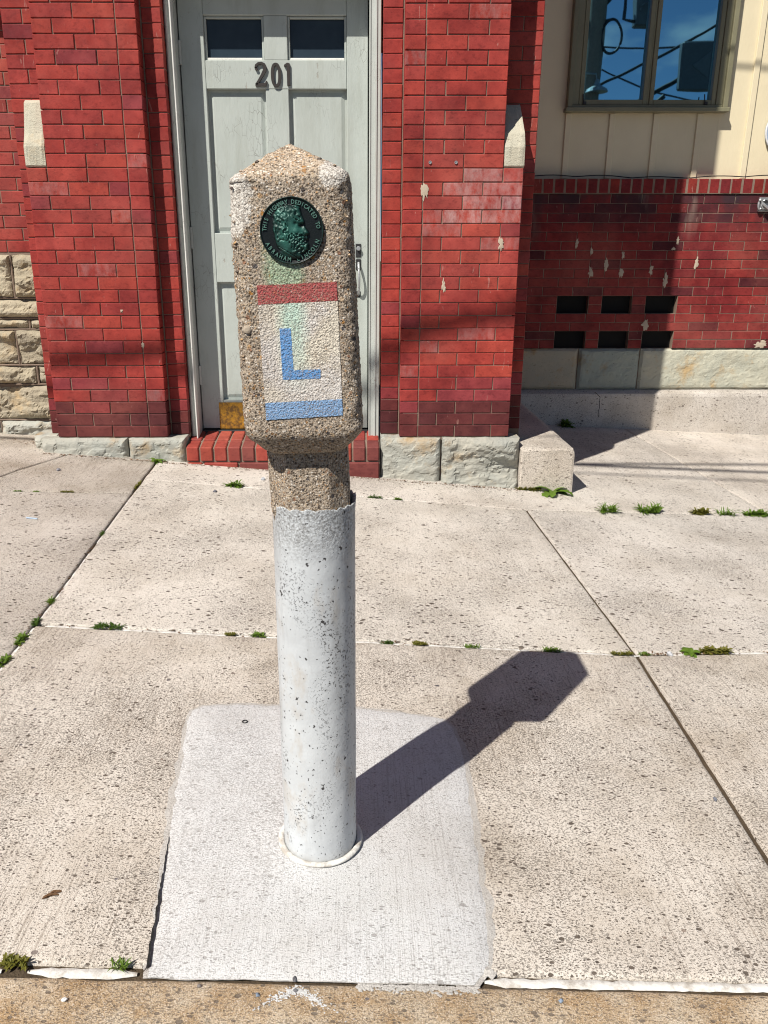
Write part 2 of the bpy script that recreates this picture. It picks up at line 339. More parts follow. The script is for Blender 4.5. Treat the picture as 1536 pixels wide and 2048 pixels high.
def m_paintwood(name, a, b, crack=.6, rough=.5):
    n = NT(name, rough, .4); co = n.map(loc=(2, 2, 2))
    c = n.mix(n.ramp(n.noise(4, 5, .6, co), (.3, 0.), (.7, 1.)), a, b)
    c = n.mix(n.math('MULTIPLY', n.ramp(n.noise(1, 5, .7, n.map(co, (9, 9, 1.6), loc=(3, 0, 6))), (.50, 0.), (.72, 1.)), .45 * min(1, crack * 1.5)), c, n.mix(1.0, c, (.66, .63, .57), 'MULTIPLY'))
    ed = n.vor(34, n.map(co, (1.3, 1, .55), loc=(0, 0, 3)), 'DISTANCE_TO_EDGE')
    dm = n.ramp(n.noise(6, 4, .6, n.map(co, loc=(5, 1, 1))), (.52, 0.), (.68, 1.))
    ck = n.math('MULTIPLY', n.range(ed, .022, .006), n.math('MULTIPLY', dm, crack))
    c = n.mix(ck, c, (.13, .11, .09))
    pl = n.math('MULTIPLY', n.ramp(n.noise(38, 5, .7, n.map(co, (1, 1, .35))), (.66, 0.), (.70, 1.)), crack)
    c = n.mix(n.math('MULTIPLY', pl, .7), c, (.30, .25, .2)); n.color(c)
    n.bump(n.math('SUBTRACT', n.noise(70, 4, .6, n.map(co, (1, 1, .3))), n.math('ADD', ck, pl)), .0016, .7); return n.m
M['door'] = m_paintwood('door_paint', (.47, .51, .48), (.42, .46, .43), .75)
M['frame'] = m_paintwood('door_frame_paint', (.54, .57, .54), (.46, .49, .46), .9)
M['bead'] = m_paintwood('pale_bead_paint', (.78, .78, .74), (.7, .7, .66), .6)  # paler than the frame: sun caught by the left arris put into the colour
M['siding'] = m_paintwood('cream_siding', (.80, .71, .50), (.75, .66, .46), .05, .5)
M['wframe'] = m_paintwood('olive_window_frame', (.25, .24, .155), (.2, .19, .12), .25, .4)
n = NT('dusty_glass', .12, .12); n.color(n.mix(n.noise(12, 4), (.022, .034, .05), (.04, .06, .08))); M['doorglass'] = n.m
n = NT('reflective_glass', .015, .5); n.b.inputs['Metallic'].default_value = 1; n.color((.26, .58, .74))
n.bump(n.noise(2.2, 2, .4), .0018, .35); M['glass'] = n.m
n = NT('brass', .35, .5); n.b.inputs['Metallic'].default_value = .75; n.color(n.mix(n.ramp(n.noise(30, 6, .75), (.42, 0.), (.58, 1.)), (.62, .34, .05), (.22, .13, .05))); n.rough(n.range(n.noise(50, 4), .3, .7, .3, .65)); M['brass'] = n.m
def m_flat(name, col, rough=.5, metal=0, var=.25):
    n = NT(name, rough, .4); n.b.inputs['Metallic'].default_value = metal
    n.color(n.mix(n.noise(25, 4), tuple(v * (1 - var) for v in col), tuple(min(1, v * (1 + var)) for v in col))); n.bump(n.noise(150, 3), .0006, .4); return n.m
M['number'] = m_flat('dark_bronze_number', (.06, .052, .048), .45, .4); M['dark'] = m_flat('dark_void', (.006, .006, .006), .9)
M['iron'] = m_flat('dark_iron', (.05, .05, .052), .5, .5); M['steel'] = m_flat('galvanised_steel', (.42, .43, .44), .45, .6)
M['black'] = m_flat('black_cable', (.02, .02, .022), .6); M['wood'] = m_flat('weathered_pole_wood', (.26, .21, .17), .9)
M['bluedisc'] = m_flat('pale_blue_enamel', (.34, .45, .58), .4); M['yellow'] = m_flat('signal_housing', (.12, .13, .14), .5)
M['arrow'] = m_flat('sign_white', (.75, .76, .78), .5); M['chalk'] = m_flat('old_plaster_dab', (.48, .40, .31), .95, 0, .2)
def m_leaf(name, a, b):
    n = NT(name, .55, .35); n.color(n.mix(n.noise(60, 3), a, b))
    tr = n.t.nodes.new('ShaderNodeBsdfTranslucent'); tr.inputs[0].default_value = (a[0] * 1.8, a[1] * 1.6, a[2], 1)
    mx = n.t.nodes.new('ShaderNodeMixShader'); mx.inputs[0].default_value = .3
    out = [q for q in n.t.nodes if q.type == 'OUTPUT_MATERIAL'][0]
    n.L(n.b.outputs[0], mx.inputs[1]); n.L(tr.outputs[0], mx.inputs[2]); n.L(mx.outputs[0], out.inputs[0]); return n.m
M['leaf'] = m_leaf('weed_leaf', (.085, .165, .018), (.15, .235, .028)); M['leafd'] = m_leaf('weed_leaf_dark', (.045, .10, .014), (.085, .145, .02))
M['moss'] = m_leaf('moss', (.13, .15, .02), (.2, .17, .035)); M['dead'] = m_flat('dead_leaf', (.14, .075, .035), .8)

# ------------------------------------------------------------------ ground, road, kerb, pavement
gv = [(-300, -300, -.62), (300, -300, -.62), (300, 300, -.62), (-300, 300, -.62)]
tag(obj('ground', (gv, [(0, 1, 2, 3)]), M['dirt']), kind='structure')
def sheet(x0, x1, y0, y1, nx, ny, zf):
    V = [(x0 + (x1 - x0) * i / nx, y0 + (y1 - y0) * j / ny, 0) for j in range(ny + 1) for i in range(nx + 1)]
    V = [(x, y, zf(x, y)) for x, y, _ in V]
    return V, [(j * (nx + 1) + i, j * (nx + 1) + i + 1, (j + 1) * (nx + 1) + i + 1, (j + 1) * (nx + 1) + i) for j in range(ny) for i in range(nx)]
tag(obj('road', sheet(-40, 40, -7, .80, 80, 8, lambda x, y: gz(x, 1) - .14), M['asphalt']), kind='structure')
bed = obj('sidewalk', sheet(-8, 8, .85, 7, 60, 24, lambda x, y: gz(x, y) - .0105), M['dirt']); tag(bed, kind='structure')
def lin(x0, y0, x1, y1): return lambda t: x0 + (x1 - x0) * (t - y0) / (y1 - y0)
XL = lambda y: -1.055 - .028 * (y - 2.1)
XR1 = lin(.878, 1.07, .945, 2.38); XR2 = lin(.945, 2.38, .902, 3.97)
MIDY = lambda x: 2.38 if x < .945 else 2.383 + .145 * (x - .945)
FARY = lambda x: 3.97 if x < .90 else 3.97 + .155 * (x - .90)
LFY = lambda x: 3.735 + .17 * (x + 1.112)
def slab(xlo, xhi, ylo, yhi, seed, colr, step=.05, amp=.0012, mat='slab', name='slab', parent=bed, wob=.0025):
    ym = .5 * (ylo((xlo(2) + xhi(2)) / 2) + yhi((xlo(2) + xhi(2)) / 2)); xm = .5 * (xlo(ym) + xhi(ym))
    W = xhi(ym) - xlo(ym); H = yhi(xm) - ylo(xm)
    def ts(Ln):
        k = max(3, int(Ln / step)); e = [0, .004 / Ln, .011 / Ln]; return e + [e[2] + (1 - 2 * e[2]) * i / k for i in range(1, k)] + [1 - q for q in e[::-1]]
    us, vs_ = ts(W), ts(H); V, F = [], []
    for j, v in enumerate(vs_):
        for i, u in enumerate(us):
            y = ym
            for _ in range(4):
                x = xlo(y) + (xhi(y) - xlo(y)) * u; y = ylo(x) + (yhi(x) - ylo(x)) * v
            d = min(i, len(us) - 1 - i, j, len(vs_) - 1 - j)
            if d < 2:
                x += wob * fbm(x * 25, y * 25, seed); y += wob * fbm(x * 25 + 9, y * 25, seed + 3)
            V.append((x, y, gz(x, y) + amp * fbm(x * 6, y * 6, seed) - (.005, .0014, 0)[min(d, 2)] + U(-.0003, .0003)))
    nu, nv = len(us), len(vs_)
    for j in range(nv - 1):
        for i in range(nu - 1): F.append((j * nu + i, j * nu + i + 1, (j + 1) * nu + i + 1, (j + 1) * nu + i))
    ring = [i for i in range(nu)] + [j * nu + nu - 1 for j in range(1, nv)] + [(nv - 1) * nu + i for i in range(nu - 2, -1, -1)] + [j * nu for j in range(nv - 2, 0, -1)]
    b0 = len(V); V += [(V[i][0], V[i][1], V[i][2] - .1) for i in ring]
    for k in range(len(ring)):
        q = (k + 1) % len(ring); F.append((ring[q], ring[k], b0 + k, b0 + q))
    o = obj(name, (V, F), M[mat], parent, (0, 0, 0), True); o.color = (*colr, 1); return o
K = lambda v: (lambda t: v)
g = .005
slab(lambda y: XL(y) + g, lambda y: XR1(y) - g, K(1.085), lambda x: MIDY(x) - .009, 1, (1, .985, .96))
slab(lambda y: XL(y) + g, lambda y: XR2(y) - .006, lambda x: MIDY(x) + .009, lambda x: FARY(x) - .004, 2, (1.05, 1.04, 1.02), mat='slab_far')
slab(lambda y: XL(y) + g, lin(2.318, 4.2, 2.204, 6.45), lambda x: FARY(x) + .004, K(6.42), 3, (1.06, 1.04, 1.02), mat='slab_far')
slab(lin(2.328, 4.2, 2.214, 6.45), K(6.5), lambda x: FARY(x) + .004, K(6.42), 4, (1.08, 1.05, 1.02), mat='slab_far')
slab(lambda y: XR2(y) + .006, K(4.5), lambda x: MIDY(x) + .009, lambda x: FARY(x) - .004, 5, (1.04, 1.03, 1.02), mat='slab_far')
slab(lambda y: XR1(y) + .010, K(4.0), K(1.085), lambda x: MIDY(x) - .009, 6, (1.0, .98, .95))
slab(K(-4.0), lambda y: XL(y) - .006, K(1.085), lambda x: LFY(x) - .004, 7, (.9, .88, .86), mat='slab_far')
XLL = lin(-1.785, 3.84, -1.682, 4.13)
slab(lambda y: XLL(y) + .006, lambda y: XL(y) - .006, lambda x: LFY(x) + .004, K(4.6), 8, (.88, .86, .83))
slab(K(-4.5), lambda y: XLL(y) - .004, lambda x: LFY(x) + .004, K(5.0), 9, (1.0, .97, .93))
# kerb
kb = slab(K(-5.0), K(5.0), K(.79), K(1.0565), 11, (1, 1, 1), .05, .002, 'kerb', 'kerb', None, .004); tag(kb, kind='structure')
# white joint filler, in broken runs
def seal_run(x0, x1, yf, w, seed, dz=-.003):
    k = max(4, int((x1 - x0) / .012)); V, F = [], []
    for i in range(k + 1):
        x = x0 + (x1 - x0) * i / k; y = yf(x); e = min(1, i / 3, (k - i) / 3)
        a = w * (.5 + .22 * fbm(x * 30, seed, 0)) * (.25 + .75 * e); b = w * (.5 + .22 * fbm(x * 30, seed, 7)) * (.25 + .75 * e)
        z = gz(x, y) + dz - .0015 + .0012 * fbm(x * 40, seed, 3)
        V += [(x, y - a, z - .003), (x, y - a * .75, z - .0008), (x, y + b * .75, z - .0006), (x, y + b, z - .003)]
    for i in range(k):
        for q in range(3): F.append((4 * i + q, 4 * i + 4 + q, 4 * i + 5 + q, 4 * i + 1 + q))
    return obj('joint_sealant', (V, F), M['seal'], bed, (0, 0, 0), True)
FY = K(1.07)
seal_run(-.575, -.385, FY, .021, 1); seal_run(-1.4, -.62, FY, .027, 2); seal_run(.225, 1.3, lambda x: 1.070 + .004 * x, .019, 3)
for i, (a, b) in enumerate([(-1.03, -.86), (-.8, -.43), (-.40, -.345), (-.30, .09), (.12, .2), (.23, .375), (.40, .58), (.685, .87), (.905, .965), (1.08, 1.13), (1.26, 2.2)]):
    seal_run(a, b, MIDY, .017, 10 + i)
def seal_len(y0, y1, xf, w, seed):
    k = int((y1 - y0) / .015); V, F = [], []
    for i in range(k + 1):
        y = y0 + (y1 - y0) * i / k; x = xf(y) + .0035 + .001 * fbm(y * 20, seed, 0); a = w * (.5 + .35 * fbm(y * 18, seed, 3)); z = gz(x, y) - .004
        V += [(x - a, y, z - .003), (x, y, z + .0005), (x + a, y, z - .003)]
    for i in range(k):
        for q in range(2): F.append((3 * i + q, 3 * i + 1 + q, 3 * i + 4 + q, 3 * i + 3 + q))
    return obj('joint_sealant', (V, F), M['seal'], bed, (0, 0, 0), True)
seal_len(1.3, 2.36, XL, .012, 41); seal_len(2.4, 3.0, XL, .009, 42); seal_len(3.1, 3.7, XL, .007, 43)
# newer cement patch round the marker post
PADO = [(-.363, 1.068), (-.378, 1.2), (-.398, 1.339), (-.414, 1.47), (-.428, 1.603), (-.445, 1.75), (-.457, 1.86), (-.452, 1.905), (-.43, 1.932), (-.33, 1.945), (-.215, 1.952), (.01, 1.954), (.13, 1.938), (.24, 1.918), (.268, 1.87), (.278, 1.727), (.272, 1.6), (.262, 1.4), (.252, 1.2), (.238, 1.1), (.205, 1.068)]
PADO = [(x, 1.0585 if y < 1.07 else y) for x, y in PADO]
def padmesh(grow=0.0, lift=0.0, wobble=1.0):
    pts = []
    cx0, cy0 = -.09, 1.5
    for (x0, y0), (x1, y1) in zip(PADO, PADO[1:] + PADO[:1]):
        k = max(1, int(math.hypot(x1 - x0, y1 - y0) / .012))
        for i in range(k):
            x, y = x0 + (x1 - x0) * i / k, y0 + (y1 - y0) * i / k
            w = (.006 if y > 1.075 else .0015) * wobble
            q = 1 + grow / max(.2, math.hypot(x - cx0, y - cy0)); x, y = cx0 + (x - cx0) * q, (cy0 + (y - cy0) * q if y > 1.08 else y)
            pts.append((x + w * fbm(x * 22, y * 22, 5), y + w * fbm(x * 22, y * 22, 15)))
    c = Vector((-.09, 1.5)); V, F = [], []; nn = len(pts)
    rings = [(1.0, .0005), (.985, .0022), (.96, .0045), (.9, .0085), (.75, .0125), (.55, .0155), (.35, .018), (.15, .0195)] if not grow else [(1.0, -.0022), (.97, .0002), (.94, .0011), (.9, .0018)]
    for s, h in rings:
        for x, y in pts:
            px, py = c.x + (x - c.x) * s, c.y + (y - c.y) * s; V.append((px, py, gz(px, py) + h + lift + .0009 * fbm(px * 9, py * 9, 2)))
    for r in range(len(rings) - 1):
        for i in range(nn): F.append((r * nn + i, r * nn + (i + 1) % nn, (r + 1) * nn + (i + 1) % nn, (r + 1) * nn + i))
    F.append(tuple(range((len(rings) - 1) * nn, len(rings) * nn)))
    return V, F
pad = obj('cement_patch', padmesh(), M['pad'], None, (0, 0, 0), True); pad.color = (1, 1, 1, 1)
tag(pad, 'smooth pale grey cement patch in the pavement around the foot of the marker post', 'cement patch')
sm = obj('cement_smear', padmesh(.02, .0004, 1.3), M['smear'], pad, (0, 0, 0), True); sm.color = (1, 1, 1, 1)
ck = []
for i in range(40):
    y = 1.075 + i * .0085; t = i / 39; x = -.3655 - .105 * (y - 1.07) - .003 + .0035 * fbm(y * 30, 3, 1); w = .003 * (1 - t) ** .7 * (.6 + .5 * abs(fbm(y * 50, 1, 1))) + .0004
    ck += [(x - w, y, gz(x, y) + .0024), (x + w, y, gz(x, y) + .0034 + .004 * (w > .001))]
obj('crack', (ck, [(2 * i, 2 * i + 1, 2 * i + 3, 2 * i + 2) for i in range(39)]), M['dark'], pad)

# ------------------------------------------------------------------ brickwork
def brick_mesh(L, H, D, seed, mat):
    rnd = random.Random(seed); j = lambda a: rnd.uniform(-a, a)
    b = .0028; x, z = L / 2, H / 2
    o = [(-x + j(.0012), b, -z + j(.001)), (x + j(.0012), b, -z + j(.001)), (x + j(.0012), b, z + j(.001)), (-x + j(.0012), b, z + j(.001))]
    i_ = [(p[0] * (1 - b / x * 1.1), j(.0006), p[2] * (1 - b / z * 1.1)) for p in o]
    k = [(p[0], D, p[2]) for p in o]
    V = i_ + o + k
    F = [(0, 1, 2, 3)] + [(4 + q, 4 + (q + 1) % 4, (q + 1) % 4, q) for q in range(4)] + [(8 + q, 8 + (q + 1) % 4, 4 + (q + 1) % 4, 4 + q) for q in range(4)]
    return mesh('brick', (V, F), mat)
BC = {}
def brick(parent, x0, x1, yf, z0, z1, D, col, alpha=1.0, mat='brick', name='brick', gap=.0052):
    L, H = x1 - x0 - gap, z1 - z0 - .0038
    key = (round(L, 3), round(H, 3), round(D, 3), mat, random.randint(0, 3))
    if key not in BC: BC[key] = brick_mesh(L, H, D, hash(key[:3]) + key[4], M[mat])
    o = obj(name, BC[key], None, parent, ((x0 + x1) / 2, yf + U(-.0014, .0014), (z0 + z1) / 2)); o.color = (*col, alpha); return o
REDS = [(.38, .052, .040), (.36, .048, .039), (.39, .058, .042), (.345, .046, .038), (.37, .053, .045), (.32, .044, .039)]
PURP = [(.28, .045, .048), (.26, .04, .045), (.30, .052, .058)]
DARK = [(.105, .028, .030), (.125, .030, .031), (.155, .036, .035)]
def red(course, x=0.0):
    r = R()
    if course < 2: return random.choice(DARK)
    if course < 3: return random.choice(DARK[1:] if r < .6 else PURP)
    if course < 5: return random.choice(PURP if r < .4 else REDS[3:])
    return random.choice(PURP if r < .07 else REDS)
CH, BL, ZB = .0665, .206, .236
NC = 37
def pier(loc, label, side):
    """side -1: the pier left of the door, +1: the one right of it; mirrored about x = -.404"""
    P = empty('brick_pier', loc, label, 'brick pier', 'brick piers either side of the door')
    mx = (lambda x: x) if side < 0 else (lambda x: -.808 - x)
    def rowx(xs, yf, c, D, eff=None):
        xs = sorted(mx(x) for x in xs)
        for a, b in zip(xs, xs[1:]):
            al = 1.0
            if eff: al = eff(c, (a + b) / 2)
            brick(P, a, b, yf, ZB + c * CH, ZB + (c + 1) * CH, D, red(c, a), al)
    xo, xi = -1.672, -1.567      # outer edge below and above the sloped stone
    vj, xe = -1.157, -1.052
    def eff(c, x):
        if side > 0 and 17 <= c < 21 and x > .55: return U(.45, .85)
        if side > 0 and c > 24 and R() < .12: return .85
        return 1.0 if R() > .05 else .85
    so, SD = (-1.745, 4.47) if side < 0 else (-1.774, 4.58)
    for c in range(NC):
        if c < 21: xs = [xo, xo + .105, vj - .206, vj] if c % 2 == 0 else [xo, vj - .309, vj - .103, vj]
        else: xs = [xi, xi + .103, vj - .103, vj] if c % 2 == 0 else [xi, vj - .205, vj]
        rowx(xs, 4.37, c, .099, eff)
        rowx([vj, xe], 4.37, c, .1, eff)
        rowx([xe + .002, -.948], 4.445, c, .1)
        rowx([so, (xo if c < 21 else xi) + .001] if c % 2 == 0 else [so, so + .105, xi + .09], SD, c, .1)
    def core(x0, x1, y0, y1, z0, z1, nm='mortar', mt='mortar'):
        a, b = sorted((mx(x0), mx(x1))); obj(nm, box(a, b, y0, y1, z0, z1), M[mt], P)
    zt = ZB + NC * CH; zs = ZB + 21 * CH
    core(xo + .02, xe - .02, 4.3755, 4.476, ZB - .02, zs, 'mortar')
    core(xi + .02, xe - .0201, 4.3756, 4.477, zs, zt)
    core(xe - .01, -.9515, 4.4505, 4.66, ZB - .021, zt)
    core(so + .003, xe - .02, SD + .005, 4.65, -.2, zt)
    # weathering stone that carries the upper pier's narrower face
    a, b = sorted((mx(xo), mx(xi - .0015)))
    prof = [(4.376, zs + .004), (4.369, zs + .012), (4.371, zs + .1), (4.40, zs + .165), (SD - .025, zs + .31), (SD - .006, zs + .325), (SD + .02, zs + .325), (SD + .02, zs + .004)]
    V, F = [], []; ns = 9
    for i in range(ns):
        x = a + (b - a) * i / (ns - 1); e = min(i, ns - 1 - i)
        for y, z in prof: V.append((x, y + (.004 if e == 0 else 0) + .004 * fbm(x * 30, z * 18, side), z + .002 * fbm(x * 40, z, 4)))
    k = len(prof)
    for i in range(ns - 1):
        for q in range(k): F.append((i * k + q, i * k + (q + 1) % k, (i + 1) * k + (q + 1) % k, (i + 1) * k + q))
    F += [tuple(range(k))[::-1], tuple(range((ns - 1) * k, ns * k))]
    o = obj('sloped_stone', (V, F), M['stone'], P); o.color = (1.15, 1.1, 1.0, 1)
    return P
def rough_block(x0, x1, z0, z1, yf, depth, amp, seed, st=.0085, top=True, ragged=.004):
    nx, nz = max(4, int((x1 - x0) / st)), max(4, int((z1 - z0) / st)); V, F = [], []
    for j in range(nz + 1):
        for i in range(nx + 1):
            u, v = i / nx, j / nz; x, z = x0 + (x1 - x0) * u, z0 + (z1 - z0) * v
            ex = min(u, 1 - u) * (x1 - x0); ez = min(v, 1 - v) * (z1 - z0); e = min(1, min(ex, ez) / .03)
            h = fbm(x * 3.4, seed * 3.1, z * 6, 6) + .16 * fbm(x * 28, seed, z * 34, 4); st_ = math.floor(h * 2.6 + .3 * fbm(x * 3, seed, z * 14)) / 2.6
            y = yf - amp * (.35 + .65 * e ** .5) * (.6 + .65 * h + .45 * st_) + (1 - e) ** 2 * .02
            x += ragged * fbm(x * 20, z * 20, seed) * (1 if 0 < i < nx else .6); z += ragged * fbm(x * 20 + 5, z * 20, seed)
            V.append((x, y, z))
    w = nx + 1
    for j in range(nz):
        for i in range(nx): F.append((j * w + i, j * w + i + 1, (j + 1) * w + i + 1, (j + 1) * w + i))
    ring = list(range(w)) + [j * w + nx for j in range(1, nz + 1)] + [nz * w + i for i in range(nx - 1, -1, -1)] + [j * w for j in range(nz - 1, 0, -1)]
    b0 = len(V); V += [(V[i][0], yf + depth, V[i][2]) for i in ring]
    for k in range(len(ring)):
        q = (k + 1) % len(ring); F.append((ring[q], ring[k], b0 + k, b0 + q))
    F.append(tuple(range(b0, len(V))))
    return V, F
lp = pier((-1.36, 4.42, .09), 'red brick pier to the left of the door, rising from a rust-stained grey stone base', -1)
rp = pier((.55, 4.42, -.02), 'red brick pier to the right of the door with white bloom below its sloped stone', 1)
for P, lst in ((lp, [(-1.765, -1.284, .9, 1), (-1.276, -.958, .92, 2)]), (rp, [(.142, .478, .9, 3), (.488, .925, .82, 4)])):
    for x0, x1, t, s in lst:
        zb = min(gz(x0, 4.33), gz(x1, 4.33)) - .03
        o = obj('base_stone', rough_block(x0, x1, zb, .232, 4.347, .14, (.026, .022, .02, .04)[s - 1], s), M['stone'], P, (0, 0, 0)); o.color = (t, t, t, 1)
obj('mortar', box(-1.75, -.97, 4.385, 4.6, -.1, .21), M['mortar'], lp); obj('mortar', box(.15, .92, 4.385, 4.6, -.2, .21), M['mortar'], rp)
o = obj('base_stone', rough_block(-1.83, -1.70, .06, .236, 4.42, .3, .03, 6), M['stone'], lp); o.color = (1, 1, 1, 1)
# dabs of old plaster and two screw anchors on the right pier
def dab(parent, x, z, w, h, yf, seed, mat='chalk', name='plaster_dab'):
    nn = 26; w *= .8; V, F = [(x, yf - .003, z)], []
    for rr, d in ((.55, .0032), (1.0, .0012)):
        for k in range(nn):
            t = 2 * math.pi * k / nn; q = rr * (1 + .75 * fbm(math.cos(t) * 2.2, math.sin(t) * 2.2, seed * 1.7, 5))
            V.append((x + w * q * math.cos(t), yf - d, z + h * q * math.sin(t)))
    F += [(0, 1 + k, 1 + (k + 1) % nn) for k in range(nn)] + [(1 + k, 1 + nn + k, 1 + nn + (k + 1) % nn, 1 + (k + 1) % nn) for k in range(nn)]
    o = obj(name, ([(a - x, b - yf, c - z) for a, b, c in V], [f[::-1] for f in F]), M[mat], parent, (x, yf, z), True); return o
for i, (x, z, w, h) in enumerate([(.357, 1.526, .026, .036), (.765, 1.266, .018, .03), (.467, 1.059, .012, .03), (.475, 1.04, .008, .018)]): dab(rp, x, z, w, h, 4.3685, i)
for i, (x, z, w, h) in enumerate([(-1.154, .746, .01, .013), (-1.253, .926, .008, .008)]): dab(lp, x, z, w, h, 4.3685, 20 + i)
for x in (.382, .514):
    o = obj('screw_anchor', shift(([(r * math.cos(t), -d, r * math.sin(t)) for r, d in ((.008, .001), (.008, .004), (.0045, .004), (.004, .0015)) for t in [2 * math.pi * k / 12 for k in range(12)]],
        [(a * 12 + k, a * 12 + (k + 1) % 12, (a + 1) * 12 + (k + 1) % 12, (a + 1) * 12 + k) for a in range(3) for k in range(12)] + [tuple(range(36, 48))]), (0, 0, 0)), M['steel'], rp, (x, 4.3685, 1.659))
# brickwork over the door and the storey above, out of the picture but casting its shade
up = empty('upper_wall', (-1, 4.7, 2.7), 'upper brick storey over the door between and above the piers', 'brick wall')
zt = ZB + NC * CH
obj('facing', join(box(-6, .966, 4.58, 6.9, zt + .002, 4.85), box(-6, 1.09, 4.5, 6.9, 4.852, 6.8)), M['courses'], up)  # wider top box: invented overhang, moves the shadow edge on the siding right
obj('facing', box(-1.567, -1.052, 4.37, 4.578, zt + .003, 4.849), M['courses'], up); obj('facing', box(.244, .752, 4.37, 4.578, zt + .003, 4.849), M['courses'], up)
obj('lintel', bevbox(-1.05, .243, 4.431, 4.6, 2.552, zt), M['stone'], up)
obj('flank_wall', box(.70, .9655, 4.645, 6.9, -.3, zt), M['courses'], up)
obj('flank_wall', box(-6, -.96, 4.95, 6.9, -.1, zt), M['courses'], up)

# left wall: brick over rock-faced stone
lw = empty('brick_wall', (-2.2, 4.85, .17), 'brick wall on coursed rough stone, left of the left pier', 'brick wall')
z0 = 1.206 + (1.225 - 1.206) * 4.83 / 4.75
for c in range(24):
    xs = [-1.70, -1.91, -2.12, -2.33, -2.54] if c % 2 else [-1.70, -1.80, -2.01, -2.22, -2.43, -2.64]
    xs = sorted(xs)
    for a, b in zip(xs, xs[1:]): brick(lw, a, b, 4.83, z0 + c * .0665, z0 + (c + 1) * .0665, .1, red(9), 1.0)
obj('mortar', box(-2.8, -1.7, 4.8335, 5.0, -.05, z0 + 24 * .0665), M['mortar'], lw)
# stones: (x0, x1, z0, z1) measured on the wall face
rows = [(1.212, .975, [-1.70, -1.995, -2.4]), (.965, .86, [-1.70, -2.3]), (.85, .795, [-1.70, -1.93, -2.3]), (.785, .585, [-1.70, -2.02, -2.4]), (.575, .47, [-1.70, -1.92, -2.4]), (.46, .25, [-1.72, -2.28, -2.6]), (.242, .10, [-1.70, -1.82, -2.18, -2.6])]
for r, (zt_, zb_, xs) in enumerate(rows):
    for i in range(len(xs) - 1):
        o = obj('stone', rough_block(xs[i + 1] + .004, xs[i] - .004, zb_, zt_, 4.812, .1, .04 if r < 6 else .05, 30 + r * 5 + i, .009), M['stone' if r == 6 else 'buff'], lw); q = U(.85, 1.12); o.color = (q, q, q, 1)
    if r:
        obj('mortar_bead', tube([(-2.5 + k * .08, 4.817 + .002 * fbm(k, r, 1), (zt_ + .006) + .004 * fbm(k * .5, r, 0)) for k in range(12)], .006, 6), M['mortar'], lw)
    for x in xs[1:-1]:
        obj('mortar_bead', tube([(x + .004 * fbm(k, r, x), 4.817, zb_ + (zt_ - zb_) * k / 4) for k in range(5)], .006, 6), M['mortar'], lw)

# brick doorstep
stp = empty('brick_step', (-.4, 4.42, .03), 'low brick doorstep with bricks on edge, between the two stone pier bases', 'doorstep')
w = (.137 + .955) / 14
SC = [(.37, .062, .045), (.33, .055, .042), (.39, .075, .05), (.28, .05, .042), (.2, .055, .05)]
def step_brick(x0, x1, y0, y1, z0, z1, dz, col):
    v, f = bevbox(-(x1 - x0) / 2 + .0055, (x1 - x0) / 2 - .0055, -(y1 - y0) / 2 + .004, (y1 - y0) / 2 - .004, -(z1 - z0) / 2, (z1 - z0) / 2, .005)
    v = [(x, y, z + dz * (y / (y1 - y0) + .5)) for x, y, z in v]
    o = obj('brick', (v, f), M['brick'], stp, ((x0 + x1) / 2, (y0 + y1) / 2, (z0 + z1) / 2)); o.color = (*col, 1)
for i in range(14):
    x = -.955 + i * w
    step_brick(x, x + w, 4.323 + U(-.002, .002), 4.432, .105, .186, .018, random.choice(SC))
    step_brick(x, x + w, 4.434, 4.60, .12, .206, .022, random.choice(SC))
for i in range(6):
    a, b = max(-.955, -1.06 + i * .2), min(.137, -.86 + i * .2)
    if b - a > .03: step_brick(a, b, 4.318, 4.44, -.03, .098, 0, random.choice(SC))
obj('mortar', prism_x([(4.339, -.05), (4.337, .178), (4.44, .198), (4.66, .222), (4.66, -.05)], -.953, .135), M['mortar'], stp)

# ------------------------------------------------------------------ door
dr = empty('door', (-.41, 4.6, .22), 'pale grey panelled door with two dark panes and the number 201', 'door')
DF, ZD0, ZD1 = 4.60, .232, 2.50
XA, XB = -.903, .074
def dpart(name, x0, x1, z0, z1, y0, y1, mat='door', b=.003, par=None): return obj(name, bevbox(x0, x1, y0, y1, z0, z1, b), M[mat], par or dr)
PX = [(-.772, -.465), (-.345, -.041)]
dpart('stile', XA + .004, -.772, ZD0 + .006, ZD1, DF, DF + .045); dpart('stile', -.041, XB - .005, ZD0 + .006, ZD1, DF, DF + .045)
dpart('top_rail', -.7715, -.0415, 2.37, ZD1, DF + .0008, DF + .045)
dpart('rail', -.7715, -.0415, 2.034, 2.167, DF + .0008, DF + .045); dpart('lock_rail', -.7715, -.0415, 1.066, 1.326, DF + .0008, DF + .045)
dpart('bottom_rail', -.7715, -.0415, ZD0 + .006, .405, DF + .0008, DF + .045)
for za, zb in ((2.1675, 2.3695), (1.3265, 2.0335), (.4055, 1.0655)): dpart('mullion', -.465, -.345, za, zb, DF + .0016, DF + .045)
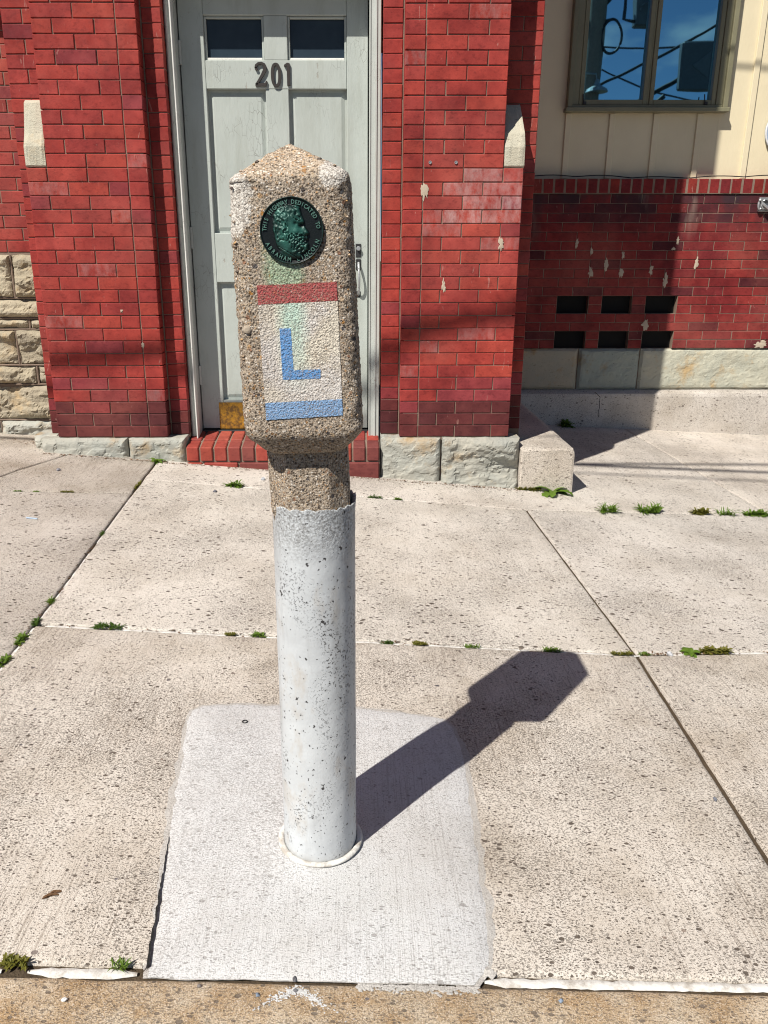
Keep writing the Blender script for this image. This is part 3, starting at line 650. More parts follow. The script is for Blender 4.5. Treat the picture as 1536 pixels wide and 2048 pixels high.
for xa, xb in PX:
    dpart('pane', xa - .004, xb + .004, 2.165, 2.372, DF + .034, DF + .038, 'doorglass', .0005)
    for nm, q in (('glazing_bead', (xa, xa + .012, 2.1672, 2.3698)), ('glazing_bead', (xb - .012, xb, 2.1672, 2.3698)), ('glazing_bead', (xa + .012, xb - .012, 2.358, 2.3697)), ('glazing_bead', (xa + .012, xb - .012, 2.1673, 2.181))):
        obj(nm, bevbox(q[0], q[1], DF + .014, DF + .0335, q[2], q[3], .003), M['bead' if q[3] < 2.2 else 'door'], dr)
    for za, zb in ((1.3262, 2.0338), (.4052, 1.0658)):
        dpart('panel', xa - .004, xb + .004, za - .004, zb + .004, DF + .033, DF + .042)
        # raised field with a bevelled margin
        m_ = .03
        V = [(xa + .012, DF + .0325, za + .012), (xb - .012, DF + .0325, za + .012), (xb - .012, DF + .0325, zb - .012), (xa + .012, DF + .0325, zb - .012),
             (xa + m_, DF + .025, za + m_), (xb - m_, DF + .025, za + m_), (xb - m_, DF + .025, zb - m_), (xa + m_, DF + .025, zb - m_)]
        obj('raised_field', (V, [(4, 5, 6, 7)] + [(k, (k + 1) % 4, 4 + (k + 1) % 4, 4 + k) for k in range(4)]), M['door'], dr)
dpart('kick_plate', -.80, -.045, .236, .392, DF - .0035, DF - .0005, 'brass', .0012)
for k in range(8): obj('screw', lathe([(.004, 0), (.004, .001), (.002, .002)], 8), M['brass'], dr, (-.785 + k * .1, DF - .004, .385)).rotation_euler = (math.pi / 2, 0, 0)
# frame: casing boards with a proud bead on the arris
fr = dr
for x0, x1 in ((-.9475, -.9125), (.082, .134)): dpart('casing', x0, x1, .19, 2.55, 4.50, 4.64, 'frame')
dpart('casing', -.912, .0815, 2.5, 2.55, 4.50, 4.64, 'frame')
dpart('arris_bead', -.9122, -.9045, .2, 2.495, 4.458, 4.52, 'bead', .002); dpart('arris_bead', .0745, .0818, .2, 2.495, 4.495, 4.52, 'frame', .002)
dpart('arris_bead', -.9045, .0745, 2.488, 2.496, 4.458, 4.52, 'frame', .002)
dpart('jamb', -.9121, -.9046, .2, 2.488, 4.5205, 4.66, 'frame', .001); dpart('jamb', .0746, .0819, .2, 2.488, 4.5205, 4.66, 'frame', .001)
for x in (-.935, .108): dpart('groove_strip', x - .006, x + .006, .2, 2.5, 4.4935, 4.4995, 'frame', .0015)
obj('backing', box(-.95, .134, 4.655, 4.70, .1, 2.6), M['dark'], dr)
dpart('threshold', -.9, .07, .2, .231, 4.578, 4.65, 'iron', .002)
for z in (.55, 1.30, 2.2): obj('hinge', tube([(-.898, DF - .004, z - .055), (-.898, DF - .004, z + .055)], .007, 10), M['frame'], dr)
# numerals
def ring2(n, cx, cz, ax, az, bx, bz):
    V = []
    for (rx, rz) in ((ax, az), (bx, bz)):
        for y in (0, -.012): V += [(cx + rx * math.copysign(abs(math.cos(t)) ** .8, math.cos(t)), y, cz + rz * math.copysign(abs(math.sin(t)) ** .85, math.sin(t))) for t in [2 * math.pi * k / n for k in range(n)]]
    F = []
    for k in range(n):
        q = (k + 1) % n; F += [(k, q, n + q, n + k), (n + k, n + q, 3 * n + q, 3 * n + k), (3 * n + k, 3 * n + q, 2 * n + q, 2 * n + k)]
    return V, [f[::-1] for f in F]
def ribbon(pts, ws):
    V, F = [], []; pts = [Vector((x, 0, z)) for x, z in pts]
    for i, p in enumerate(pts):
        d = (pts[min(i + 1, len(pts) - 1)] - pts[max(i - 1, 0)]).normalized(); nrm = Vector((-d.z, 0, d.x)) * ws[i]
        for y in (0, -.012): V += [tuple(p + nrm + Vector((0, y, 0))), tuple(p - nrm + Vector((0, y, 0)))]
    for i in range(len(pts) - 1):
        a, b = 4 * i, 4 * i + 4; F += [(a + 2, b + 2, b + 3, a + 3), (a, b, b + 2, a + 2), (a + 3, b + 3, b + 1, a + 1)]
    F += [(0, 2, 3, 1), tuple(len(V) - 4 + k for k in (1, 3, 2, 0))]
    return V, F
NY = DF + .0005
t2 = [(-.027, .083), (-.024, .096), (-.012, .105), (.004, .106), (.017, .099), (.022, .086), (.018, .071), (.007, .052), (-.007, .033), (-.02, .015), (-.026, .007)]
two = join(ribbon(t2, [.006, .006, .0055, .006, .0075, .0085, .0085, .0075, .006, .0055, .005]), prism_y([(-.031, 0), (.026, 0), (.03, .024), (.024, .024), (.02, .015), (-.031, .012)], -.012, 0), ring2(14, -.0235, .081, .0078, .0078, .001, .001))
o = obj('numeral', two, M['number'], dr, (-.485, NY, 2.046)); tag(o, 'numeral 2')
o = obj('numeral', ring2(32, 0, .054, .0265, .0555, .0115, .043), M['number'], dr, (-.408, NY, 2.044)); tag(o, 'numeral 0')
o = obj('numeral', prism_y([(-.006, .003), (.009, .003), (.009, .105), (-.004, .108), (-.02, .098), (-.02, .091), (-.006, .094)][::1], -.012, 0), M['number'], dr, (-.345, NY, 2.046)); tag(o, 'numeral 1')
# lock plate, latch pull
hx = .018
obj('lock_plate', bevbox(hx - .016, hx + .014, DF - .006, DF, 1.20, 1.27, .002), M['iron'], dr)
obj('keyhole_knob', shift(lathe([(.012, 0), (.012, .012), (.009, .016)], 14), (0, 0, 0)), M['steel'], dr, (hx, DF - .006, 1.245)).rotation_euler = (math.pi / 2, 0, 0)
pull = tube([(hx + .004 * math.sin(math.pi * k / 12), DF - .005 - .038 * math.sin(math.pi * k / 12) ** .6, 1.17 - .17 * k / 12) for k in range(13)], [.007] * 3 + [.006] * 7 + [.007] * 3, 8)
obj('pull_handle', pull, M['steel'], dr); obj('pull_plate', bevbox(hx - .014, hx + .014, DF - .004, DF, 1.13, 1.19, .003), M['iron'], dr); obj('pull_plate', bevbox(hx - .011, hx + .011, DF - .004, DF, .985, 1.02, .003), M['iron'], dr)

# ------------------------------------------------------------------ right wing: low brick wall with vents, siding, window
DW = 6.45; wz = lambda z: 1.206 + (z - 1.206) * DW / 6.18
ww = empty('brick_wall', (2.3, 6.5, -.1), 'dark red low brick wall with six square vents under the cream siding', 'brick wall')
ZW0, ZW1 = .497, 1.655; NCW = 17; ch = (ZW1 - ZW0) / NCW
VX = [(1.597, 1.846), (1.954, 2.192), (2.302, 2.552)]
WR = [(.245, .029, .028), (.22, .026, .027), (.26, .032, .029), (.20, .026, .029), (.23, .028, .027)]; WD = [(.10, .02, .025), (.12, .022, .027)]
bw = .238
for c in range(NCW):
    x = 1.0 + (c % 2) * bw / 2; edges = []
    while x < 3.75: edges.append((x, x + bw)); x += bw
    if c in (0, 1, 4, 5):
        new = []
        for a, b in edges:
            segs = [(a, b)]
            for va, vb in VX:
                nx_ = []
                for s, e in segs:
                    if e <= va or s >= vb: nx_.append((s, e)); continue
                    if s < va: nx_.append((s, va))
                    if e > vb: nx_.append((vb, e))
                segs = nx_
            new += segs
        merged = []
        for s, e in sorted(new):           # slivers merge into their neighbour
            if merged and e - s < .05 and abs(merged[-1][1] - s) < 1e-4: merged[-1] = (merged[-1][0], e)
            else: merged.append((s, e))
        edges = [(s, e) for s, e in merged if e - s > .03]
    for a, b in edges:
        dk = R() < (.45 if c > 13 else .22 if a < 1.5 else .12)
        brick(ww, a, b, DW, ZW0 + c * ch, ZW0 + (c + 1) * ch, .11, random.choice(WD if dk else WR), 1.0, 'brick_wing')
for i in range(33):
    x = 1.0 + i * .0842; brick(ww, x, x + .0842, DW - .012, ZW1 + .003, 1.763, .13, random.choice(WR + [(.26, .034, .026)]), 1.0, 'brick', 'brick', .014)
# mortar backing with real openings for the vents
def backing(z0, z1, xs):
    for a, b in zip(xs[::2], xs[1::2]): obj('mortar', box(a, b, DW + .0035, DW + .2, z0, z1), M['mortar'], ww)
full = [.95, 3.8]; cut = [.95, VX[0][0], VX[0][1], VX[1][0], VX[1][1], VX[2][0], VX[2][1], 3.8]
zc = [ZW0 + k * ch for k in (0, 2, 4, 6)]
backing(zc[0], zc[1], cut); backing(zc[1], zc[2], full); backing(zc[2], zc[3], cut); backing(zc[3], ZW1 + .001, full); obj('mortar', box(.95, 3.8, DW - .0105, DW + .2, ZW1 + .002, 1.759), M['mortar'], ww)
for za, zb in ((zc[0], zc[1]), (zc[2], zc[3])):
    for a, b in VX: obj('vent_dark_plate', box(a - .004, b + .004, DW + .06, DW + .07, za - .004, zb + .004), M['dark'], ww)  # near-black plate stands in for the unlit depth of each opening
for i, (x, z, w_, h) in enumerate([(1.715, 1.298, .014, .035), (1.836, 1.243, .012, .025), (2.085, 1.213, .014, .028), (1.959, 1.139, .02, .045), (1.846, 1.083, .026, .04), (2.082, 1.083, .018, .034), (2.317, 1.094, .018, .036), (2.436, 1.019, .022, .046), (2.667, 1.15, .016, .036), (2.315, .681, .028, .04), (2.50, 1.32, .012, .03), (2.47, 1.26, .018, .012), (3.263, .523, .05, .02), (3.28, .55, .03, .015)]):
    dab(ww, x, z, w_, h, DW - .0015, 40 + i)
# stone plinth course of the wing
for i, (a, b, cl, am) in enumerate([(.95, 1.80, (1.0, .92, .8), .006), (1.81, 2.30, (.78, .86, .86), .014), (2.31, 3.55, (1.08, 1.08, 1.0), .012), (3.56, 4.6, (1, 1, 1), .012)]):
    o = obj('plinth_stone', rough_block(a, b, .165, ZW0 - .004, DW + .004, .15, am, 60 + i, .018), M['stone'], ww); o.color = (*cl, 1)
obj('mortar', box(.95, 4.6, DW + .03, DW + .19, .1, ZW0 - .001), M['mortar'], ww)
led = obj('concrete_ledge', None or (lambda: (lambda P: P)(prism_x([(6.375, -.4), (6.372, .12), (6.378, .142), (6.43, .158), (6.50, .166), (6.55, .166), (6.55, -.4)], 1.24, 5.0)))(), M['curbwall'])
led.color = (1.12, 1.12, 1.14, 1); tag(led, 'pale concrete ledge along the foot of the dark brick wall', 'concrete ledge')
cw = []
for i in range(12): cw.append((1.985 + .012 * fbm(i * .3, 2, 2) - .02 * (i > 9) * (i - 9), 6.3715 if i < 10 else 6.374 + .01 * (i - 10), -.05 + i * .0185))
obj('crack', join(tube(cw, .0022, 5)), M['dark'], led)
# cream board-and-batten siding
DSd = 6.53
sw = empty('siding_wall', (2.5, 6.55, 1.763), 'cream board and batten siding above the dark brick wall', 'siding wall')
bx = [1.0, 1.25, 1.584, 1.915, 2.245, 2.573, 2.95, 3.28, 3.6, 3.95]
wx0, wx1, wz0 = 1.572, 2.762, 2.223
for a, b in zip(bx, bx[1:]):
    lo = 1.7635
    if a >= 1.58 and b <= 2.6: obj('panel', bevbox(a + .001, b - .001, DSd, DSd + .02, lo, wz0 + .05, .001), M['siding'], sw)
    elif a > 2.5 and a < 2.6:
        obj('panel', join(bevbox(a + .001, wx1 - .03, DSd, DSd + .02, lo, wz0 + .05, .001), bevbox(wx1 - .03, b - .001, DSd, DSd + .02, lo, 3.8, .001)), M['siding'], sw)
    else: obj('panel', bevbox(a + .001, b - .001, DSd, DSd + .02, lo, 3.8, .001), M['siding'], sw)
for x in bx[2:]:
    top = wz0 - .002 if 1.56 < x < 2.7 else 3.8
    obj('batten', bevbox(x - .008, x + .036, DSd - .017, DSd - .0005, 1.768, top, .003), M['siding'], sw)
obj('backing', box(.95, 4.2, DSd + .0205, DSd + .22, 1.70, wz0), M['dark'], sw); obj('backing', box(.95, 4.2, DSd + .14, DSd + .22, wz0 + .001, 3.8), M['dark'], sw)
# window
wi = empty('window', (2.167, 6.5, 2.223), 'olive framed double window mirroring blue sky and cables', 'window')
WT = 3.7
def wpart(nm, x0, x1, z0, z1, y0, y1, mat='wframe', b=.003): return obj(nm, bevbox(x0, x1, y0, y1, z0, z1, b), M[mat], wi)
wpart('casing', wx0, wx0 + .035, wz0 + .03, WT, 6.465, 6.60); wpart('casing', wx1 - .035, wx1, wz0 + .03, WT, 6.465, 6.60)
wpart('sill', wx0 - .012, wx1 + .012, wz0, wz0 + .0295, 6.452, 6.60)
wpart('sash_frame', wx0 + .0355, wx0 + .085, wz0 + .05, WT, 6.485, 6.60); wpart('sash_frame', wx1 - .085, wx1 - .0355, wz0 + .05, WT, 6.485, 6.60)
wpart('sash_rail', wx0 + .0355, wx1 - .0355, wz0 + .03, wz0 + .0495, 6.478, 6.60)
for a, b in ((1.66, 2.165), (2.181, 2.675)):
    wpart('sash', a, a + .032, wz0 + .0505, WT, 6.49, 6.56); wpart('sash', b - .032, b, wz0 + .0505, WT, 6.49, 6.56); wpart('sash', a + .0325, b - .0325, wz0 + .0505, wz0 + .085, 6.491, 6.56)
    wpart('pane', a + .02, b - .02, wz0 + .07, WT, 6.535, 6.541, 'glass', .0005)
wpart('mullion', 2.1655, 2.1805, wz0 + .051, WT, 6.498, 6.56)
for x in (1.70, 2.60):
    obj('latch', join(tube([(x, 6.49, wz0 + .055), (x - .012, 6.475, wz0 + .075), (x - .014, 6.485, wz0 + .12)], .004, 6), bevbox(x - .012, x + .012, 6.472, 6.49, wz0 + .05, wz0 + .07, .002)), M['iron'], wi)
# cable on the ledge, cable clamp, disc at the edge
pts = [(1.25 + .05 * i, 6.462 + .006 * math.sin(i * .9), 1.772 + .012 * abs(math.sin(i * .37)) + .006 * math.sin(i * .21)) for i in range(48)]
o = obj('cable', tube(pts, .004, 6), M['black']); tag(o, 'thin dark cable lying along the top of the brick course below the siding', 'cable')
cl = empty('cable_clamp', (3.10, 6.43, 1.55), 'grey metal cable clamp on the brick wall at the right edge', 'clamp')
obj('bracket', bevbox(3.08, 3.17, 6.428, 6.447, 1.53, 1.63, .004), M['steel'], cl)
for k in range(3): obj('strap', tube([(3.085 + .03 * k + .014 * math.cos(t), 6.418, 1.58 + .035 * math.sin(t) * (1 - .15 * k)) for t in [2 * math.pi * q / 14 for q in range(14)]], .008, 6, True), M['steel'], cl)
obj('bolt', tube([(3.12, 6.43, 1.60), (3.12, 6.395, 1.60)], .012, 6), M['iron'], cl)
obj('cable_end', tube([(3.10, 6.41, 1.585), (3.14, 6.40, 1.55), (3.25, 6.42, 1.535), (3.5, 6.43, 1.53)], .012, 8), M['steel'], cl)
dc = empty('round_sign', (3.245, 6.49, 2.10), 'round pale blue disc on the siding, cut by the right picture edge', 'sign')
o = obj('disc', lathe([(.16, 0), (.16, .012), (.15, .016)], 40), M['bluedisc'], dc, (3.245, 6.512, 2.10)); o.rotation_euler = (math.pi / 2, 0, 0)
o = obj('rim', tube([(.157 * math.cos(t), .157 * math.sin(t), .014) for t in [2 * math.pi * k / 40 for k in range(40)]], .006, 6, True), M['arrow'], dc, (3.245, 6.512, 2.10)); o.rotation_euler = (math.pi / 2, 0, 0)
# low concrete kerb wall running back from the right pier
def stub():
    V, F = [], []; prof = [(.93, -.4), (.93, .172), (.945, .178), (1.20, .180), (1.228, .172), (1.238, .15), (1.242, -.4)]
    ys = [4.318, 4.322, 4.345] + [4.38 + .1 * i for i in range(22)]
    for j, y in enumerate(ys):
        s = (.018, .006, 0)[j] if j < 3 else 0
        for i, (x, z) in enumerate(prof):
            xx = x - s if i >= 3 else x + s * .5
            zz = z - s * .7 if z > 0 else z
            V.append((xx + .003 * fbm(y * 9, x * 9, z * 9), y + (.003 * fbm(x * 14, z * 14, 3) if j < 3 else 0), zz + (.002 * fbm(x * 12, y * 6, 1) if z > 0 else 0)))
    k = len(prof)
    for j in range(len(ys) - 1):
        for i in range(k - 1): F.append((j * k + i, (j + 1) * k + i, (j + 1) * k + i + 1, j * k + i + 1))
    F += [tuple(range(k)), tuple(range((len(ys) - 1) * k, len(ys) * k))[::-1]]
    return V, [f[::-1] for f in F]
o = obj('kerb_wall', stub(), M['curbwall']); o.color = (1.15, 1.12, 1.1, 1); tag(o, 'low square concrete kerb wall against the stone base of the right pier', 'concrete kerb')

# ------------------------------------------------------------------ the marker post
PXc, PYc = -.078, 1.397
mk = empty('marker_post', (PXc, PYc, 0), 'concrete highway marker with bronze medallion and painted letter L, set in a pale pipe', 'marker post')
# pipe sleeve
def sleeve():
    V, F = [], []; n = 72; hs = [-.03, .01, .05] + [.05 + .0232 * i for i in range(1, 31)] + [.757, .769, .776, .779]
    for j, z in enumerate(hs):
        for k in range(n):
            t = 2 * math.pi * k / n; c_, s_ = math.cos(t), math.sin(t)
            r = .0765 + .0006 * fbm(c_ * 2, s_ * 2, z * 9) + (.0012 if j >= len(hs) - 3 else 0)
            zz = z
            if j >= len(hs) - 4:
                rag = fbm(c_ * 5, s_ * 5, 3.3); zz += .007 * rag + .014 * max(0, c_ - .25) * max(0, s_ + .3); r += .0022 * max(0, fbm(c_ * 7, s_ * 7, 8)) * (j - len(hs) + 4)
            V.append((r * c_, r * s_, zz))
    for zin, rin in ((.776, .0735), (.770, .070), (.70, .069)):
        for k in range(n):
            t = 2 * math.pi * k / n; V.append((rin * math.cos(t), rin * math.sin(t), zin + .006 * fbm(math.cos(t) * 5, math.sin(t) * 5, 3.3) + .014 * max(0, math.cos(t) - .25) * max(0, math.sin(t) + .3)))
    m_ = len(hs) + 3
    for j in range(m_ - 1):
        for k in range(n): F.append((j * n + k, j * n + (k + 1) % n, (j + 1) * n + (k + 1) % n, (j + 1) * n + k))
    return V, F
obj('pipe_sleeve', sleeve(), M['sleeve'], mk, (PXc, PYc, 0), True)
sr = []
for k in range(64):
    t = 2 * math.pi * k / 64; sr.append((.0835 * math.cos(t) + .001 * fbm(math.cos(t) * 4, math.sin(t) * 4, 1), .083 * math.sin(t), .0225 - .041 * .083 * math.cos(t)))
v, f = tube(sr, .0068, 8, True); v = [(x, y, .0225 + (z - .0225) * .62 + .0012 * fbm(x * 90, y * 90, 2)) for x, y, z in v]
obj('sealant_ring', (v, f), M['seal'], mk, (PXc, PYc, 0), True)
# concrete shaft and head in post coordinates, leaning a little to the left
TILT = math.radians(-2.1)
def ngon(hw, hd, rc, n=8):
    """rounded rectangle outline; the straight runs carry the same number of points"""
    P = []
    for cx, cy, a0 in ((hw - rc, hd - rc, 0), (-hw + rc, hd - rc, 90), (-hw + rc, -hd + rc, 180), (hw - rc, -hd + rc, 270)):
        P.append([(cx + rc * math.cos(math.radians(a0 + 90 * k / n)), cy + rc * math.sin(math.radians(a0 + 90 * k / n))) for k in range(n + 1)])
    out = []; m_ = 26
    for q in range(4):
        out += P[q]; a, b = P[q][-1], P[(q + 1) % 4][0]
        out += [(a[0] + (b[0] - a[0]) * k / m_, a[1] + (b[1] - a[1]) * k / m_) for k in range(1, m_)]
    return out
ZT, ZBt = 1.325, .926
def head():
    rings = []
    for z, hw, rc in [(.885, .066, .030), (.891, .0735, .030), (.897, .0785, .030), (.906, .0865, .030), (.914, .0930, .029), (.919, .0963, .028), (.925, .0985, .026), (.932, .0993, .025)]: rings.append((z, hw, rc))
    nst = 96
    for i in range(1, nst + 1):
        t = i / nst; rings.append((.932 + (1.316 - .932) * t, .0993 + (.0945 - .0993) * t, .025 + .003 * t))
    for z, hw, rc in [(1.320, .0935, .028), (1.3245, .0915, .028), (1.328, .0885, .028)]: rings.append((z, hw, rc))
    for i in range(1, 15):
        t = i / 15; s = 1 - t; rings.append((1.328 + .049 * t, .0885 * s + .002, .028 * s + .0015))
    V, F = [], []; n = 0
    for z, hw, rc in rings:
        o_ = ngon(hw, hw * .97, min(rc, hw * .6)); n = len(o_)
        for x, y in o_:
            nv = Vector((x, y, 0)).normalized() if z < 1.32 else Vector((x * .3, y * .3, 1)).normalized()
            p = Vector((x, y, z))
            vo = mn.voronoi(p * 95)[0]; pit = max(0, .33 - vo[0]) ; fl = abs(y + hw * .97) < .0004 and abs(x) < .066 and .95 < z < 1.168
            flat = .25 if (y < -hw * .93 and abs(x) < .075) else 1.0
            d = (.0042 * (.45 - vo[0]) + .0018 * fbm(p.x * 60, p.y * 60, p.z * 60, 3)) * flat
            # broken arrises
            cxy = abs(abs(x) - hw) + abs(abs(y) - hw)
            if x < -.05 and y < -.05 and z > 1.24: d -= .006 * min(1, (z - 1.24) / .06) * (.5 + .5 * fbm(p.x * 30, p.y * 30, p.z * 30))
            if fl: d = min(d, .0004)
            V.append(tuple(p + nv * d))
    for j in range(len(rings) - 1):
        for k in range(n): F.append((j * n + k, j * n + (k + 1) % n, (j + 1) * n + (k + 1) % n, (j + 1) * n + k))
    V.append((0, 0, 1.3775)); ap = len(V) - 1; b_ = (len(rings) - 1) * n
    F += [(b_ + k, b_ + (k + 1) % n, ap) for k in range(n)] + [tuple(range(n))[::-1]]
    return V, F
def shaft():
    V, F = [], []; hs = [.705 + .006 * i for i in range(33)]
    n = 0
    for z in hs:
        hw = (.0715 if z > .775 else .060 + .0115 * max(0, z - .705) / .07); c = hw * .5
        oct_ = [(hw, c), (c, hw), (-c, hw), (-hw, c), (-hw, -c), (-c, -hw), (c, -hw), (hw, -c)]; o_ = []
        for q in range(8):
            a, b = oct_[q], oct_[(q + 1) % 8]; o_ += [(a[0] + (b[0] - a[0]) * k / 9, a[1] + (b[1] - a[1]) * k / 9) for k in range(9)]
        n = len(o_)
        for x, y in o_:
            p = Vector((x, y, z)); nv = Vector((x, y, 0)).normalized(); vo = mn.voronoi(p * 95)[0]
            p.y *= .92
            V.append(tuple(p * 1 + nv * (.002 * (.45 - vo[0]) + .001 * fbm(x * 60, y * 60, z * 60, 3))))
    for j in range(len(hs) - 1):
        for k in range(n): F.append((j * n + k, j * n + (k + 1) % n, (j + 1) * n + (k + 1) % n, (j + 1) * n + k))
    F += [tuple(range(n))[::-1], tuple(range((len(hs) - 1) * n, len(hs) * n))]
    return V, F
def tilt(o):          # turn about the top of the pipe
    piv = Vector((PXc, PYc, .78)); rot = Matrix.Rotation(TILT, 4, 'Y')
    off = Vector(o.location) - (piv - wl(mk)) if o.parent is mk else None
    o.location = (piv - wl(mk)) + rot @ off; o.rotation_euler = (0, TILT, 0); return o
hd = obj('concrete_head', head(), M['agg'], mk, (PXc - .004, PYc - .014, 0), True)
sh = obj('concrete_shaft', shaft(), M['agg_neck'], mk, (PXc - .004, PYc, 0), True)
HX, HY = PXc - .004, PYc - .014
def hp(lx, lz, y=0): return (HX + lx, HY + y, lz)
# painted panel: red, white, blue with the blue letter, as thin coats on the flat front
FYc = -.0968
def coat(name, poly, mat, lift, seed, label=None):
    pts = []
    for (x0, z0), (x1, z1) in zip(poly, poly[1:] + poly[:1]):
        k = max(1, int(math.hypot(x1 - x0, z1 - z0) / .003))
        for i in range(k):
            x, z = x0 + (x1 - x0) * i / k, z0 + (z1 - z0) * i / k; pts.append((x + .0007 * fbm(x * 220, z * 220, seed), z + .0007 * fbm(x * 220, z * 220, seed + 5)))
    # the face leans back slightly as the head tapers
    fy = lambda z: -(.0993 + (.0945 - .0993) * (z - .932) / .384) * .97 - .0004
    V = [(x, fy(z) - lift, z) for x, z in pts] + [(x, fy(z) + .002, z) for x, z in pts]; n_ = len(pts)
    F = [tuple(range(n_))] + [((i + 1) % n_, i, n_ + i, n_ + (i + 1) % n_) for i in range(n_)]
    o = obj(name, (V, F), M[mat], hd, (HX + .004, HY, 0))
    if label: tag(o, label)
    return o
coat('painted_band', [(-.0625, 1.1355), (.0630, 1.137), (.0628, 1.1655), (-.0625, 1.1645)], 'p_red', .0010, 1, 'worn red band')
coat('painted_field', [(-.0632, .979), (.0632, .981), (.0632, 1.1365), (-.0628, 1.1352)], 'p_white', .0008, 2, 'worn white field stained green')
coat('painted_band', [(-.0628, .9515), (.063, .9545), (.0634, .9815), (-.0628, .9795)], 'p_blue', .0010, 3, 'worn blue band')
coat('painted_letter', [(-.0315, 1.016), (.030, 1.0165), (.0305, 1.0312), (-.013, 1.0308), (-.0135, 1.0975), (-.0315, 1.0975)], 'p_blue2', .0012, 4, 'blue letter L')
# bigger pebbles standing out of the concrete
pv, pf = [], []
rp_ = random.Random(5)
for i in range(420):
    z = rp_.uniform(.93, 1.315); hw = .0993 + (.0945 - .0993) * (z - .932) / .384; s = rp_.choice('fflrrrt')
    if s == 'f':
        x = rp_.uniform(-hw + .006, hw - .006)
        if abs(x) < .07 and (.945 < z < 1.30): continue
        p = Vector((x, -hw * .97, z)); 
        if abs(x) > hw - .02: p = Vector((math.copysign(hw - .006, x), -hw * .97 + .006, z))
    elif s in 'lr': p = Vector((hw * (-1 if s == 'l' else 1), rp_.uniform(-hw * .8, hw * .8), z))
    else:
        x, y = rp_.uniform(-.08, .08), rp_.uniform(-.08, .08); p = Vector((x, y, 1.329 + .049 * (1 - max(abs(x), abs(y)) / .0885)))
    r = rp_.uniform(.0018, .0042) * (1.4 if rp_.random() < .07 else 1); b0 = len(pv); p -= Vector((p.x, p.y, 0 if s != 't' else .12)).normalized() * r * .8
    for (a, b, c) in ((1, 0, 0), (0, 1, 0), (-1, 0, 0), (0, -1, 0), (0, 0, 1), (0, 0, -1), (.6, .6, .5), (-.6, .6, .5), (-.6, -.6, .5), (.6, -.6, .5)): pv.append(tuple(p + Vector((a * r * rp_.uniform(.8, 1.3), b * r, c * r * rp_.uniform(.7, 1)))))
    for q in range(4):
        n1, n2 = b0 + q, b0 + (q + 1) % 4; d1 = b0 + 6 + q
        pf += [(n1, n2, d1), (n2, b0 + 4, d1), (b0 + 4, n1, d1), (n2, n1, b0 + 5)]
tag(obj('aggregate', (pv, pf), M['pebbles'], hd, (HX, HY, 0)), kind='stuff')
# a lost pebble's socket on the left of the panel
obj('pebble_socket', shift(lathe([(.0065, 0), (.006, .002), (.003, .003)], 14), (0, 0, 0)), M['chalk'], hd, (HX - .079, HY - .0945, 1.098)).rotation_euler = (math.pi / 2, 0, 0)
# bronze medallion
MR, MZ = .0486, 1.2435
PROF = [(-.46, -.56), (-.56, -.20), (-.60, .16), (-.55, .50), (-.38, .69), (-.10, .78), (.17, .76), (.31, .69), (.33, .56), (.36, .43), (.43, .25), (.40, .17), (.47, .05), (.57, -.11), (.49, -.17), (.52, -.25), (.47, -.33), (.53, -.44), (.50, -.58), (.42, -.66), (.28, -.70), (.30, -.80), (.10, -.90), (-.15, -.90), (-.42, -.78), (-.50, -.66)]
def inside(x, y):
    c = False
    for (x0, y0), (x1, y1) in zip(PROF, PROF[1:] + PROF[:1]):
        if (y0 > y) != (y1 > y) and x < (x1 - x0) * (y - y0) / (y1 - y0) + x0: c = not c
    return c
def pdist(x, y):
    b = 9
    for (x0, y0), (x1, y1) in zip(PROF, PROF[1:] + PROF[:1]):
        dx, dy = x1 - x0, y1 - y0; t = max(0, min(1, ((x - x0) * dx + (y - y0) * dy) / (dx * dx + dy * dy))); b = min(b, math.hypot(x - x0 - t * dx, y - y0 - t * dy))
    return b
def gs(x, y, cx, cy, s): return math.exp(-((x - cx) ** 2 + (y - cy) ** 2) / (s * s))
def relief(u, v):
    r = math.hypot(u, v); h = .0035
    if r > .95: h += .0022 * min(1, (r - .95) / .03)
    if inside(u, v):
        d = pdist(u, v); h += .0018 * min(1, d / .03) + .0062 * min(1, d / .38) ** .6
        hair = v > .42 - .55 * (u + .05) and u < .30 and v > -.15
        beard = u > -.12 and v < -.08 and v > -.68 and u + .35 * v > -.22 and not (u > .44 and v > -.30)
        if v > -.3 and u < -.1 or hair: h += .0011 * math.sin(26 * (u * .8 + v * .5 + .25 * fbm(u * 3, v * 3, 1)) ) + .0012 * fbm(u * 14, v * 9, 2)
        if beard: h += .0032 * fbm(u * 15, v * 15, 4, 3)
        h -= .0042 * gs(u, v, .30, .13, .085); h += .0016 * gs(u, v, .33, .24, .07); h += .0016 * gs(u, v, .16, -.02, .11); h -= .0022 * gs(u, v, .40, -.30, .05) + .002 * gs(u, v, .14, .2, .06)
        h += .0024 * gs(u, v, -.22, .02, .09) - .003 * gs(u, v, -.20, .02, .035); h += .0014 * gs(u, v, .47, -.06, .06)
        if v < -.45 and u < .25:
            ln = v + .45 + .62 * (u + .42)
            h -= .0025 if ln < 0 else 0
            h += .0018 * gs(ln, 0, -.05, 0, .04)
    return h
